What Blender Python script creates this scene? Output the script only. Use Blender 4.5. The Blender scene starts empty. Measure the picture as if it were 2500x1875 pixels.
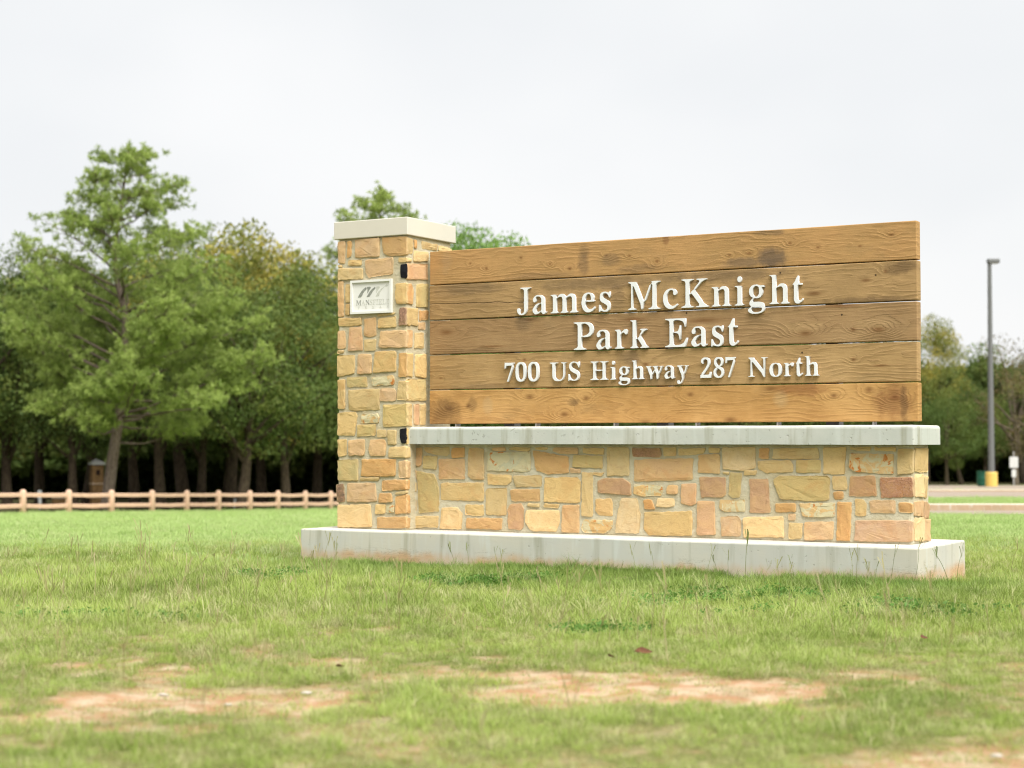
import bpy, bmesh, math, random
import numpy as np
from mathutils import Vector, Matrix, noise as mnoise
SC = bpy.context.scene
COL = SC.collection
# ------------------------------------------------------------------ camera, sky, sun, exposure
cam_d = bpy.data.cameras.new('camera'); cam = bpy.data.objects.new('camera', cam_d); COL.objects.link(cam)
cam_d.sensor_width = 36.0; cam_d.lens = 61.03; cam_d.clip_start = .1; cam_d.clip_end = 2000
cam.location = (0, 0, 1.007); cam.rotation_euler = (math.pi/2 + .0321, 0, 0)
cam_d.dof.use_dof = True; cam_d.dof.focus_distance = 12.6; cam_d.dof.aperture_fstop = 2.3
SC.camera = cam
SUN_EL = math.radians(56); SUN_AZ = math.atan2(.50, -.866)          # azimuth measured from +Y towards +X
world = bpy.data.worlds.new('World'); SC.world = world; world.use_nodes = True
wn, wl = world.node_tree.nodes, world.node_tree.links
bg = wn['Background']; bg.inputs['Strength'].default_value = .05
sky = wn.new('ShaderNodeTexSky'); sky.sky_type = 'NISHITA'; sky.sun_disc = False
sky.sun_elevation = SUN_EL; sky.sun_rotation = SUN_AZ; sky.air_density = 1; sky.dust_density = 3
tc = wn.new('ShaderNodeTexCoord'); mp = wn.new('ShaderNodeMapping'); mp.inputs['Scale'].default_value = (1, 1, 1.7); mp.inputs['Location'].default_value = (.55, .2, .1)
nz = wn.new('ShaderNodeTexNoise'); nz.inputs['Scale'].default_value = 2.3; nz.inputs['Detail'].default_value = 4; nz.inputs['Roughness'].default_value = .45
cr = wn.new('ShaderNodeValToRGB'); cr.color_ramp.interpolation = 'EASE'
cr.color_ramp.elements[0].position = .38; cr.color_ramp.elements[0].color = (4.0, 4.07, 4.12, 1)
cr.color_ramp.elements[1].position = .60; cr.color_ramp.elements[1].color = (4.42, 4.43, 4.42, 1)
mx = wn.new('ShaderNodeMix'); mx.data_type = 'RGBA'; mx.inputs['Factor'].default_value = .96
wl.new(tc.outputs['Generated'], mp.inputs['Vector']); wl.new(mp.outputs[0], nz.inputs['Vector'])
wl.new(nz.outputs['Fac'], cr.inputs[0]); wl.new(sky.outputs[0], mx.inputs['A']); wl.new(cr.outputs[0], mx.inputs['B'])
wl.new(mx.outputs['Result'], bg.inputs['Color'])
sun_d = bpy.data.lights.new('sun', 'SUN'); sun_d.energy = 1.5; sun_d.angle = math.radians(50); sun_d.color = (1, .98, .945)
sun = bpy.data.objects.new('sun', sun_d); COL.objects.link(sun)
sd = Vector((math.sin(SUN_AZ)*math.cos(SUN_EL), math.cos(SUN_AZ)*math.cos(SUN_EL), math.sin(SUN_EL)))
sun.rotation_euler = sd.to_track_quat('Z', 'Y').to_euler(); sun.location = (20, 20, 40)
SC.view_settings.view_transform = 'Standard'; SC.view_settings.look = 'None'
SC.view_settings.exposure = 2.15; SC.view_settings.gamma = 1; SC.view_settings.use_curve_mapping = False
SC.cycles.max_bounces = 6; SC.cycles.diffuse_bounces = 3; SC.cycles.transmission_bounces = 3; SC.cycles.transparent_max_bounces = 4
SC.cycles.use_denoising = True; SC.render.engine = 'CYCLES'
SC.cycles.filter_width = 1.15; SC.cycles.use_adaptive_sampling = True; SC.cycles.adaptive_threshold = .02

# ------------------------------------------------------------------ helpers
R = random.Random(7); NR = np.random.RandomState(11)
def s2l(c): c /= 255; return c/12.92 if c <= .04045 else ((c+.055)/1.055)**2.4
def rgb(r, g, b, k=1.4): return (s2l(r)/k, s2l(g)/k, s2l(b)/k, 1)
def tag(o, label=None, cat=None, group=None, kind=None):
    if label: o['label'] = label
    if cat: o['category'] = cat
    if group: o['group'] = group
    if kind: o['kind'] = kind
    return o
def empty(name, loc=(0, 0, 0), rz=0, parent=None):
    o = bpy.data.objects.new(name, None); COL.objects.link(o); o.location = loc; o.rotation_euler = (0, 0, rz); o.empty_display_size = .2
    if parent: o.parent = parent
    return o
def link(name, me, mat=None, parent=None, smooth=False):
    o = bpy.data.objects.new(name, me); COL.objects.link(o)
    if mat and not me.materials: me.materials.append(mat)
    if smooth: me.polygons.foreach_set('use_smooth', [True]*len(me.polygons))
    if parent: o.parent = parent
    return o
def pydata(name, V, F):
    me = bpy.data.meshes.new(name); me.from_pydata([tuple(v) for v in V], [], F); me.update(); return me
def fast(name, V, n):            # V (m*n,3): m separate n-gons
    V = np.asarray(V, 'f'); m = len(V)//n
    me = bpy.data.meshes.new(name); me.vertices.add(len(V)); me.vertices.foreach_set('co', V.ravel())
    me.loops.add(len(V)); me.loops.foreach_set('vertex_index', np.arange(len(V), dtype='i'))
    me.polygons.add(m); me.polygons.foreach_set('loop_start', np.arange(m, dtype='i')*n); me.polygons.foreach_set('loop_total', np.full(m, n, 'i'))
    me.update(); return me
def attr(me, name, vals, typ='FLOAT'):
    a = me.attributes.new(name, typ, 'POINT')
    if typ == 'FLOAT_VECTOR': a.data.foreach_set('vector', np.asarray(vals, 'f').ravel())
    elif typ == 'FLOAT_COLOR': a.data.foreach_set('color', np.asarray(vals, 'f').ravel())
    else: a.data.foreach_set('value', np.asarray(vals))
def box_mesh(name, x0, x1, y0, y1, z0, z1, bev=0, seg=2, sub=0, jit=0):
    bm = bmesh.new()
    bmesh.ops.create_cube(bm, size=1)
    for v in bm.verts: v.co = ((x0+x1)/2+v.co.x*(x1-x0), (y0+y1)/2+v.co.y*(y1-y0), (z0+z1)/2+v.co.z*(z1-z0))
    if bev: bmesh.ops.bevel(bm, geom=list(bm.edges), offset=bev, segments=seg, affect='EDGES', profile=.5)
    if sub:
        es = [e for e in bm.edges if e.calc_length() > .5]
        bmesh.ops.subdivide_edges(bm, edges=es, cuts=sub, use_grid_fill=True)
    if jit:
        for v in bm.verts:
            n = mnoise.noise_vector(v.co*3.1); v.co += n*jit
    me = bpy.data.meshes.new(name); bm.to_mesh(me); bm.free(); return me
def tube(path, radii, n=8):      # returns V,F
    V = []; F = []
    P = [Vector(p) for p in path]
    for i, p in enumerate(P):
        d = (P[min(i+1, len(P)-1)]-P[max(i-1, 0)]).normalized()
        a = d.orthogonal().normalized() if abs(d.z) < .95 else Vector((1, 0, 0)); a = (a-d*a.dot(d)).normalized(); b = d.cross(a)
        for k in range(n):
            t = 2*math.pi*k/n; V.append(p+(a*math.cos(t)+b*math.sin(t))*radii[i])
    for i in range(len(P)-1):
        for k in range(n): F.append((i*n+k, i*n+(k+1) % n, (i+1)*n+(k+1) % n, (i+1)*n+k))
    F.append(tuple(range(n))[::-1]); F.append(tuple((len(P)-1)*n+k for k in range(n)))
    return V, F
class MB:
    def __init__(s): s.V = []; s.F = []
    def add(s, V, F):
        o = len(s.V); s.V += [tuple(v) for v in V]; s.F += [tuple(i+o for i in f) for f in F]; return s
    def box(s, x0, x1, y0, y1, z0, z1):
        return s.add([(x, y, z) for z in (z0, z1) for x, y in ((x0, y0), (x1, y0), (x1, y1), (x0, y1))], [(3, 2, 1, 0), (4, 5, 6, 7), (0, 1, 5, 4), (1, 2, 6, 5), (2, 3, 7, 6), (3, 0, 4, 7)])
    def mesh(s, name): return pydata(name, s.V, s.F)

class NT:                        # tiny node-material writer
    def __init__(s, name, rough=.8, spec=.25):
        s.m = bpy.data.materials.new(name); s.m.use_nodes = True; s.t = s.m.node_tree; s.n = s.t.nodes; s.l = s.t.links
        s.b = s.n['Principled BSDF']; s.b.inputs['Roughness'].default_value = rough; s.b.inputs['Specular IOR Level'].default_value = spec
    def put(s, sock, v):
        if v is None: return
        if isinstance(v, bpy.types.NodeSocket): s.l.new(v, sock)
        elif isinstance(v, (tuple, list)) and sock.type == 'RGBA' and len(v) == 3: sock.default_value = (*v, 1)
        else: sock.default_value = v
    def math(s, op, a, b=None, c=None, clamp=False):
        n = s.n.new('ShaderNodeMath'); n.operation = op; n.use_clamp = clamp
        for i, v in enumerate((a, b, c)): s.put(n.inputs[i], v)
        return n.outputs[0]
    def vmath(s, op, a, b=None, c=None):
        n = s.n.new('ShaderNodeVectorMath'); n.operation = op
        for i, v in enumerate((a, b, c)): s.put(n.inputs[i], v)
        return n.outputs['Value'] if op in ('DOT_PRODUCT', 'LENGTH') else n.outputs['Vector']
    def mix(s, f, a, b, mode='MIX'):
        n = s.n.new('ShaderNodeMix'); n.data_type = 'RGBA'; n.blend_type = mode
        s.put(n.inputs['Factor'], f); s.put(n.inputs['A'], a); s.put(n.inputs['B'], b); return n.outputs['Result']
    def ramp(s, f, lo, hi, a=0., b=1.):
        n = s.n.new('ShaderNodeMapRange'); n.interpolation_type = 'SMOOTHSTEP'
        for k, v in zip(('Value', 'From Min', 'From Max', 'To Min', 'To Max'), (f, lo, hi, a, b)): s.put(n.inputs[k], v)
        return n.outputs[0]
    def coord(s, which='Object', scale=(1, 1, 1), loc=(0, 0, 0)):
        c = s.n.new('ShaderNodeTexCoord'); m = s.n.new('ShaderNodeMapping'); m.inputs['Scale'].default_value = scale; m.inputs['Location'].default_value = loc
        s.l.new(c.outputs[which], m.inputs[0]); return m.outputs[0]
    def geo(s, scale=(1, 1, 1)):
        c = s.n.new('ShaderNodeNewGeometry'); m = s.n.new('ShaderNodeMapping'); m.inputs['Scale'].default_value = scale
        s.l.new(c.outputs['Position'], m.inputs[0]); return m.outputs[0]
    def noise(s, vec, scale, detail=3, rough=.55, dist=0):
        n = s.n.new('ShaderNodeTexNoise'); n.inputs['Scale'].default_value = scale; n.inputs['Detail'].default_value = detail
        n.inputs['Roughness'].default_value = rough; n.inputs['Distortion'].default_value = dist; s.put(n.inputs['Vector'], vec); return n.outputs['Fac']
    def attrib(s, name, typ='GEOMETRY', out='Fac'):
        n = s.n.new('ShaderNodeAttribute'); n.attribute_type = typ; n.attribute_name = name; return n.outputs[out]
    def obj(s, out): n = s.n.new('ShaderNodeObjectInfo'); return n.outputs[out]
    def bump(s, h, strength=.5, dist=.01):
        n = s.n.new('ShaderNodeBump'); n.inputs['Strength'].default_value = strength; n.inputs['Distance'].default_value = dist
        s.put(n.inputs['Height'], h); s.l.new(n.outputs[0], s.b.inputs['Normal']); return s
    def col(s, c): s.put(s.b.inputs['Base Color'], c); return s
    def translucent(s, c, f):
        t = s.n.new('ShaderNodeBsdfTranslucent'); s.put(t.inputs[0], c); x = s.n.new('ShaderNodeMixShader'); x.inputs[0].default_value = f
        o = s.n['Material Output']; s.l.new(s.b.outputs[0], x.inputs[1]); s.l.new(t.outputs[0], x.inputs[2]); s.l.new(x.outputs[0], o.inputs[0]); return s

# ------------------------------------------------------------------ terrain
def sstep(a, b, x): t = np.clip((x-a)/(b-a), 0, 1); return t*t*(3-2*t)
RY = [(-60, .3), (0, .02), (10, 0), (16, -.01), (33, -.449), (37, -.524), (44.5, -.65), (64, -.93), (100, -1.65), (140, -2.2), (900, -8)]
LY = [(-60, .3), (0, .02), (10, 0), (16, -.05), (40, -.86), (63.6, -1.71), (83, -2.33), (100, -2.6), (140, -3), (900, -9)]
def terr(X, Y):
    X = np.asarray(X, float); Y = np.asarray(Y, float)
    r = np.interp(Y, *zip(*RY)); l = np.interp(Y, *zip(*LY)); t = sstep(-8, 6, X)
    fine = (np.sin(X*1.7+Y*.9)*.010+np.sin(X*.8-Y*1.9+2)*.012+np.sin(X*3.9+Y*3.1)*.006)*(1-sstep(22, 32, Y))
    # keep it level round the footing
    return l*(1-t)+r*t+fine
def terr1(x, y): return float(terr(x, y))
# bare soil patches on the ground: x, y, half length, half width, strength
SOIL = [(-.15, 7.42, .52, .20, 1), (.42, 7.30, .35, .15, .8), (.62, 6.92, .75, .26, 1.1), (1.42, 7.42, .32, .22, .7), (-.75, 6.92, .28, .22, .8), (-1.28, 6.70, .52, .30, 1.15), (-1.75, 7.30, .13, .1, .5),
        (-1.95, 6.55, .22, .2, .7), (-1.85, 6.2, .35, .14, .7), (1.62, 5.42, .5, .24, 1.35), (1.25, 5.25, .4, .15, .8), (.45, 6.05, .35, .12, .55), (-1.05, 6.0, .3, .1, .4), (.1, 6.78, .35, .12, .7), (1.95, 6.95, .35, .12, .5),
        (-2.6, 7.0, .4, .2, .8), (2.9, 6.6, .5, .25, .8), (3.4, 11.95, .22, .28, .7), (-.1, 5.1, .5, .12, .4), (1.2, 4.4, .5, .2, .7), (-1.5, 4.5, .5, .2, .7), (-3.6, 6.2, .4, .25, .8), (.9, 6.55, .45, .12, .8)]
def vnoise(X, Y, s, seed=0):
    X = X*s+seed*17.3; Y = Y*s+seed*5.1; xi = np.floor(X); yi = np.floor(Y); fx = X-xi; fy = Y-yi; fx = fx*fx*(3-2*fx); fy = fy*fy*(3-2*fy)
    h = lambda a, b: np.mod(np.sin(a*127.1+b*311.7+seed*74.7)*43758.5453, 1.0)
    return (h(xi, yi)*(1-fx)+h(xi+1, yi)*fx)*(1-fy)+(h(xi, yi+1)*(1-fx)+h(xi+1, yi+1)*fx)*fy
def soil(X, Y):
    n = vnoise(X, Y, 3.5, 1)*.5+vnoise(X, Y, 9, 2)*.35+vnoise(X, Y, 22, 3)*.25-.55; m = np.zeros_like(X)
    for cx, cy, a, b, s in SOIL: m = np.maximum(m, s*1.35-((X-cx)/a)**2*.8-((Y-cy+.05)/b)**2*.48)
    band = sstep(4.2, 5.2, Y)*(1-sstep(7.7, 8.6, Y)); m = np.maximum(m, band*(.04+.40*vnoise(X, Y, 1.1, 12)))
    return np.clip((m+n*1.9)*1.15-.05, 0, 1)

# ------------------------------------------------------------------ sign frame (local x along the sign, y to its back, z up)
OX, OY, YAW = -1.7916, 14.7388, -.5272
L_, D_, FT = 5.3333, 1.1615, .255
C0, CV0, CT, CB, C1, CV1 = .1939, .1959, 2.8679, 2.7181, .9491, .9594
Q0, Q1, PV, PT = .9761, 5.1849, .4962, 2.6044
LV0, LV1, LU0, LU1, LB, LT = .2768, .9246, .905, 5.224, .9713, 1.1132
W1, WV0, WV1, P0, PV0, P1, PV1 = 5.1752, .3728, .8126, .2151, .2189, .9285, .9365
def to_local(X, Y):
    c, s = math.cos(YAW), math.sin(YAW); dx, dy = X-OX, Y-OY; return dx*c+dy*s, -dx*s+dy*c
STONES = {
'wall':[["p",[901,937],[981,937],[974,796],[935,784],[901,844]],
["y",[1003,925],[1027,940],[1255,943],[1255,894],[1218,870],[1036,901]],
["n",[1279,938],[1401,938],[1401,861],[1279,860]],
["o",[998,869],[1132,869],[1123,757],[993,772]],
["p",[1151,845],[1401,847],[1401,684],[1151,681]],
["t",[1443,938],[1582,935],[1587,682],[1471,681],[1434,712]],
["w",[1629,907],[2024,908],[2028,764],[1992,748],[1624,757]],
["p",[1675,943],[1793,943],[1793,918],[1661,919]],
["y",[1848,943],[2028,943],[2010,916],[1830,926]],
["y",[2077,943],[2188,942],[2171,920],[2077,932]],
["b",[2050,920],[2377,871],[2377,744],[2188,731],[2081,765]],
["p",[2250,944],[2460,942],[2460,896],[2294,897],[2232,920]],
["y",[2507,940],[2692,941],[2688,893],[2507,902]],
["o",[2425,886],[2679,880],[2679,781],[2416,794]],
["o",[935,747],[1104,717],[1147,597],[1147,413],[955,397]],
["p",[892,751],[923,751],[923,671],[892,670]],
["y",[880,646],[923,646],[923,570],[880,569]],
["p",[884,549],[921,549],[921,396],[885,395]],
["y",[1175,645],[1582,654],[1587,504],[1170,509]],
["y",[1624,726],[1852,716],[1848,669],[1802,637],[1624,643]],
["y",[1866,712],[2126,720],[2126,630],[1893,627]],
["y",[1628,607],[1807,614],[1798,391],[1610,394],[1610,580]],
["b",[1843,599],[2112,609],[2112,513],[1852,511]],
["y",[2161,700],[2459,707],[2481,676],[2481,508],[2152,510]],
["y",[2503,749],[2593,746],[2592,400],[2498,402]],
["p",[2399,779],[2485,772],[2481,741],[2394,743]],
["y",[2602,746],[2700,746],[2666,725],[2597,731]],
["c",[1180,441],[1331,448],[1378,394],[1369,270],[1161,269]],
["y",[1411,466],[1582,473],[1582,386],[1415,386]],
["n",[1425,359],[1761,366],[1757,276],[1420,276]],
["r",[1838,481],[1938,487],[1963,452],[1957,297],[1929,277],[1820,286],[1816,434]],
["y",[2010,492],[2112,492],[2108,469],[1996,473]],
["y",[2161,491],[2293,491],[2276,462],[2152,468]],
["c",[1992,437],[2293,440],[2293,336],[2258,273],[2027,275],[1983,344]],
["p",[2328,483],[2472,489],[2471,271],[2315,271]],
["y",[892,363],[1142,373],[1137,280],[893,270]],
["m",[2519,372],[2767,374],[2767,324],[2724,278],[2519,273],[2493,310]],
["y",[2724,945],[2912,945],[2911,726],[2724,725]],
["g",[2942,938],[3180,942],[3191,901],[3180,873],[2950,876]],
["y",[3214,946],[3316,943],[3314,881],[3214,884]],
["y",[3342,936],[3562,940],[3554,906],[3435,892],[3342,884]],
["y",[3591,943],[3683,943],[3675,909],[3598,909]],
["p",[2961,848],[3461,864],[3453,701],[2961,682]],
["t",[3510,892],[3679,896],[3680,751],[3502,756]],
["c",[3708,947],[3972,950],[3971,797],[3881,776],[3711,785]],
["n",[4008,940],[4079,944],[4078,864],[4004,870]],
["y",[3885,776],[3985,777],[3978,745],[3881,739]],
["y",[3711,763],[3762,762],[3755,745],[3711,746]],
["r",[2637,675],[2692,703],[2864,702],[2926,664],[2930,574],[2645,591]],
["m",[2957,654],[3198,650],[3194,578],[3011,567],[2957,588]],
["p",[3247,651],[3330,655],[3330,594],[3247,589],[3236,620]],
["P",[3367,669],[3483,671],[3486,521],[3449,504],[3359,519]],
["r",[3513,722],[3729,721],[3729,593],[3692,572],[3530,570]],
["o",[3769,756],[3863,756],[3844,575],[3787,570],[3754,593]],
["t",[2625,538],[2762,543],[2770,408],[2652,409],[2625,443]],
["c",[2848,548],[2980,551],[3010,416],[2998,278],[2797,279],[2813,426]],
["n",[3041,538],[3110,542],[3140,471],[3049,465]],
["c",[3163,550],[3303,556],[3299,491],[3159,488]],
["y",[3052,441],[3452,460],[3451,276],[3086,263],[3044,314]],
["P",[3497,535],[3637,538],[3643,288],[3492,277]],
["m",[3681,548],[3880,555],[3883,468],[3713,462],[3681,491]],
["r",[3924,710],[4074,715],[4087,462],[3930,456]],
["p",[3688,421],[3829,427],[3851,394],[3850,277],[3698,276]],
["y",[4121,941],[4463,946],[4474,865],[4112,867]],
["y",[3996,847],[4248,853],[4272,814],[4268,768],[4058,759],[3996,789]],
["o",[4297,853],[4482,858],[4482,766],[4296,765]],
["o",[4115,705],[4157,736],[4538,740],[4557,717],[4548,565],[4400,555],[4168,566]],
["y",[4511,950],[4686,950],[4674,900],[4669,756],[4510,759]],
["y",[4717,950],[4870,952],[4862,925],[4713,935]],
["y",[4897,950],[5055,952],[5051,926],[4901,931]],
["m",[4713,904],[5036,902],[5035,760],[4744,772],[4705,810]],
["y",[5074,939],[5181,936],[5176,769],[5069,760]],
["y",[4577,737],[4680,738],[4689,643],[4581,642]],
["n",[4585,626],[4656,626],[4659,575],[4592,570]],
["r",[4716,738],[4899,744],[4910,601],[4703,598]],
["R",[4942,736],[5179,735],[5182,598],[4941,587]],
["b",[4131,531],[4290,534],[4286,472],[4135,469]],
["m",[4323,534],[4592,543],[4587,440],[4351,439]],
["n",[4620,551],[4722,549],[4705,269],[4606,270]],
["y",[4750,572],[4805,573],[4832,532],[4827,453],[4753,455]],
["p",[4859,567],[5048,570],[5044,480],[4866,480]],
["n",[5075,555],[5170,553],[5170,486],[5075,488]],
["P",[4753,418],[5177,427],[5172,279],[4740,270]],
["p",[4237,454],[4286,453],[4284,411],[4233,413]],
["y",[4237,389],[4342,389],[4333,274],[4236,271]],
["p",[4359,397],[4583,406],[4578,277],[4362,267]],
["c",[3873,421],[4192,436],[4199,282],[3880,273]]],
'end':[["y",[448,945],[769,944],[751,770],[444,779]],
["c",[448,756],[643,756],[639,594],[449,596]],
["y",[658,741],[745,739],[733,580],[654,586]],
["p",[423,563],[643,560],[635,451],[420,463]],
["r",[656,559],[796,525],[788,430],[652,439]],
["c",[430,444],[652,435],[643,273],[425,284]],
["p",[665,427],[808,421],[804,266],[660,274]]],
'front':[["p",[225,2695],[299,2698],[296,2510],[226,2518]],
["n",[326,2694],[365,2696],[361,2568],[322,2561]],
["p",[403,2708],[655,2707],[650,2553],[403,2556]],
["b",[681,2708],[928,2705],[928,2552],[763,2549],[695,2583]],
["y",[340,2536],[467,2532],[465,2487],[328,2494]],
["y",[229,2499],[264,2497],[261,2478],[229,2480]],
["p",[507,2527],[791,2533],[788,2400],[547,2379],[513,2432]],
["y",[230,2470],[479,2458],[485,2372],[230,2370]],
["y",[853,2530],[928,2525],[928,2494],[847,2495]],
["k",[853,2453],[869,2480],[929,2479],[929,2365],[909,2346],[864,2364]],
["p",[226,2356],[277,2359],[283,2059],[231,2056]],
["y",[309,2327],[352,2328],[350,2175],[306,2177]],
["y",[306,2164],[353,2165],[347,2071],[309,2072]],
["y",[822,2313],[929,2314],[929,2142],[831,2146],[814,2231]],
["g",[859,2108],[929,2110],[929,1961],[853,1964]],
["y",[231,2042],[468,2038],[463,1982],[353,1974],[231,1980]],
["p",[508,2027],[617,2037],[619,1882],[560,1873],[503,1886]],
["y",[645,2022],[820,2039],[822,1951],[640,1947]],
["y",[639,2065],[809,2068],[809,2056],[634,2049]],
["p",[228,1934],[295,1938],[307,1788],[228,1785]],
["P",[347,1957],[468,1967],[483,1764],[336,1763]],
["y",[503,1853],[617,1854],[617,1761],[501,1764]],
["p",[668,1918],[929,1919],[930,1775],[657,1783]],
["y",[224,1769],[290,1769],[284,1747],[224,1747]],
["y",[224,1723],[400,1724],[398,1568],[224,1545]],
["p",[437,1728],[572,1729],[574,1566],[433,1566]],
["y",[612,1742],[809,1754],[823,1737],[821,1580],[597,1572]],
["b",[854,1726],[930,1729],[930,1534],[854,1536]],
["y",[229,1515],[302,1520],[297,1268],[230,1273]],
["o",[325,1535],[521,1538],[527,1458],[322,1457]],
["m",[578,1532],[787,1542],[810,1509],[798,1468],[584,1465]],
["y",[854,1495],[930,1498],[930,1338],[834,1342]],
["y",[343,1428],[658,1433],[656,1260],[344,1258]],
["p",[669,1433],[798,1435],[823,1407],[821,1333],[664,1330]],
["y",[230,1235],[413,1240],[427,1205],[402,1045],[230,1046]],
["m",[476,1219],[641,1223],[655,1194],[647,1150],[470,1149]],
["o",[436,1130],[619,1134],[617,1045],[431,1036]],
["o",[698,1297],[930,1305],[931,1123],[698,1119]],
["y",[638,1087],[726,1090],[723,1034],[636,1031]],
["y",[743,1085],[827,1086],[824,969],[745,966]],
["k",[855,1096],[928,1105],[929,978],[877,972],[855,1017]],
["y",[228,1005],[315,1008],[313,871],[235,866]],
["p",[342,1003],[505,1008],[503,876],[345,876]],
["p",[568,1003],[704,1008],[726,961],[710,873],[574,872],[551,923]],
["y",[755,942],[929,947],[929,860],[755,861]],
["o",[231,836],[435,840],[437,660],[235,663]],
["b",[480,841],[822,845],[820,703],[477,698]],
["p",[855,822],[929,834],[929,689],[856,697]],
["y",[460,684],[665,691],[642,662],[466,662]],
["n",[690,665],[929,675],[929,596],[690,579]],
["K",[220,625],[288,630],[305,484],[224,478]],
["p",[334,635],[614,643],[629,490],[332,480]],
["n",[660,555],[778,562],[789,488],[654,481]],
["n",[825,526],[929,555],[929,398],[820,391]],
["y",[822,567],[929,581],[929,562],[825,553]],
["c",[232,450],[569,461],[578,274],[236,263]],
["y",[622,459],[722,464],[720,392],[620,387]],
["w",[736,459],[811,462],[809,397],[739,399]],
["b",[641,355],[930,366],[930,274],[638,266]]],
'side':[["y",[220,2696],[304,2691],[304,2569],[220,2561]],
["n",[331,2692],[382,2689],[369,2615],[331,2619]],
["y",[451,2687],[689,2677],[681,2633],[454,2626]],
["y",[716,2679],[922,2665],[913,2640],[716,2631]],
["y",[331,2595],[549,2601],[541,2529],[332,2506]],
["y",[222,2524],[293,2526],[284,2500],[222,2495]],
["P",[227,2476],[532,2500],[541,2371],[228,2346]],
["n",[224,2309],[293,2314],[315,2271],[302,2144],[225,2152]],
["o",[373,2317],[550,2331],[541,2136],[370,2125]],
["y",[228,2104],[395,2112],[387,1968],[228,1965]],
["n",[417,2095],[550,2103],[542,2024],[414,2019]],
["p",[407,1994],[507,1999],[504,1945],[404,1937]],
["p",[224,1920],[311,1920],[303,1782],[224,1779]],
["y",[350,1903],[481,1915],[481,1781],[340,1777]],
["y",[224,1730],[311,1729],[303,1534],[224,1539]],
["y",[357,1721],[516,1733],[511,1530],[350,1543]],
["o",[229,1508],[516,1521],[517,1337],[230,1336]],
["y",[225,1302],[300,1305],[304,1124],[225,1128]],
["P",[334,1304],[414,1307],[409,1134],[334,1135]],
["y",[426,1305],[517,1309],[512,1132],[423,1131]],
["y",[225,1100],[247,1100],[247,970],[226,970]],
["y",[226,946],[274,943],[274,861],[226,861]],
["p",[226,827],[281,824],[278,692],[226,693]],
["n",[226,670],[271,669],[268,595],[227,596]],
["n",[227,545],[275,544],[272,396],[227,396]],
["b",[227,356],[276,354],[276,270],[227,272]]],
}
LETTERS = [["J",1,1845,1973,2033],["a",1,1992,2123,2033],["m",1,2159,2410,2033],["e",1,2444,2566,2033],["s",1,2601,2700,2033],["M",1,2861,3137,2032],["c",1,3165,3291,2032],["K",1,3322,3551,2032],["n",1,3577,3737,2032],["i",1,3767,3846,2031],["g",1,3877,4013,2031],["h",1,4052,4212,2031],["t",1,4231,4322,2031],["P",1,2372,2549,1727],["a",1,2577,2708,1729],["r",1,2742,2852,1730],["k",1,2878,3036,1731],["E",1,3183,3371,1729],["a",1,3405,3539,1729],["s",1,3573,3670,1730],["t",1,3705,3798,1730],["7",0,1727,1813,1484],["0",0,1830,1928,1485],["0",0,1947,2049,1485],["U",0,2150,2302,1485],["S",0,2323,2421,1485],["H",0,2523,2677,1484],["i",0,2701,2750,1484],["g",0,2774,2871,1484],["h",0,2892,2997,1484],["w",0,3015,3160,1483],["a",0,3175,3263,1482],["y",0,3280,3375,1483],["2",0,3481,3570,1483],["8",0,3590,3674,1484],["7",0,3690,3770,1484],["N",0,3878,4029,1485],["o",0,4048,4146,1485],["r",0,4163,4239,1485],["t",0,4256,4312,1486],["h",0,4331,4439,1486]]
EMBLEM = [[[4412,22121],[4524,22347],[4748,22615],[4944,22814],[5238,22974],[5308,22890],[5266,22754],[5112,22645],[4945,22468],[4861,22287],[4721,22131]],[[5377,22990],[5670,23000],[5740,22894],[5615,22761],[5365,22404],[5392,22725],[5336,22912]],[[5296,22130],[5449,22354],[5616,22577],[5866,22796],[6172,22978],[6222,22849],[6033,22674],[5894,22519],[5728,22296],[5589,22141]],[[6297,22995],[6588,22993],[6671,22898],[6533,22744],[6284,22433],[6311,22684],[6255,22871]],[[6229,22137],[6367,22361],[6533,22560],[6810,22777],[7141,22946],[6921,22749],[6727,22552],[6617,22350],[6562,22169]],[[7375,23175],[7403,23071],[7500,23044],[7403,22991],[7390,22900],[7307,22961],[7155,22922],[7252,23009],[7155,23059],[7307,23064]]]
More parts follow.
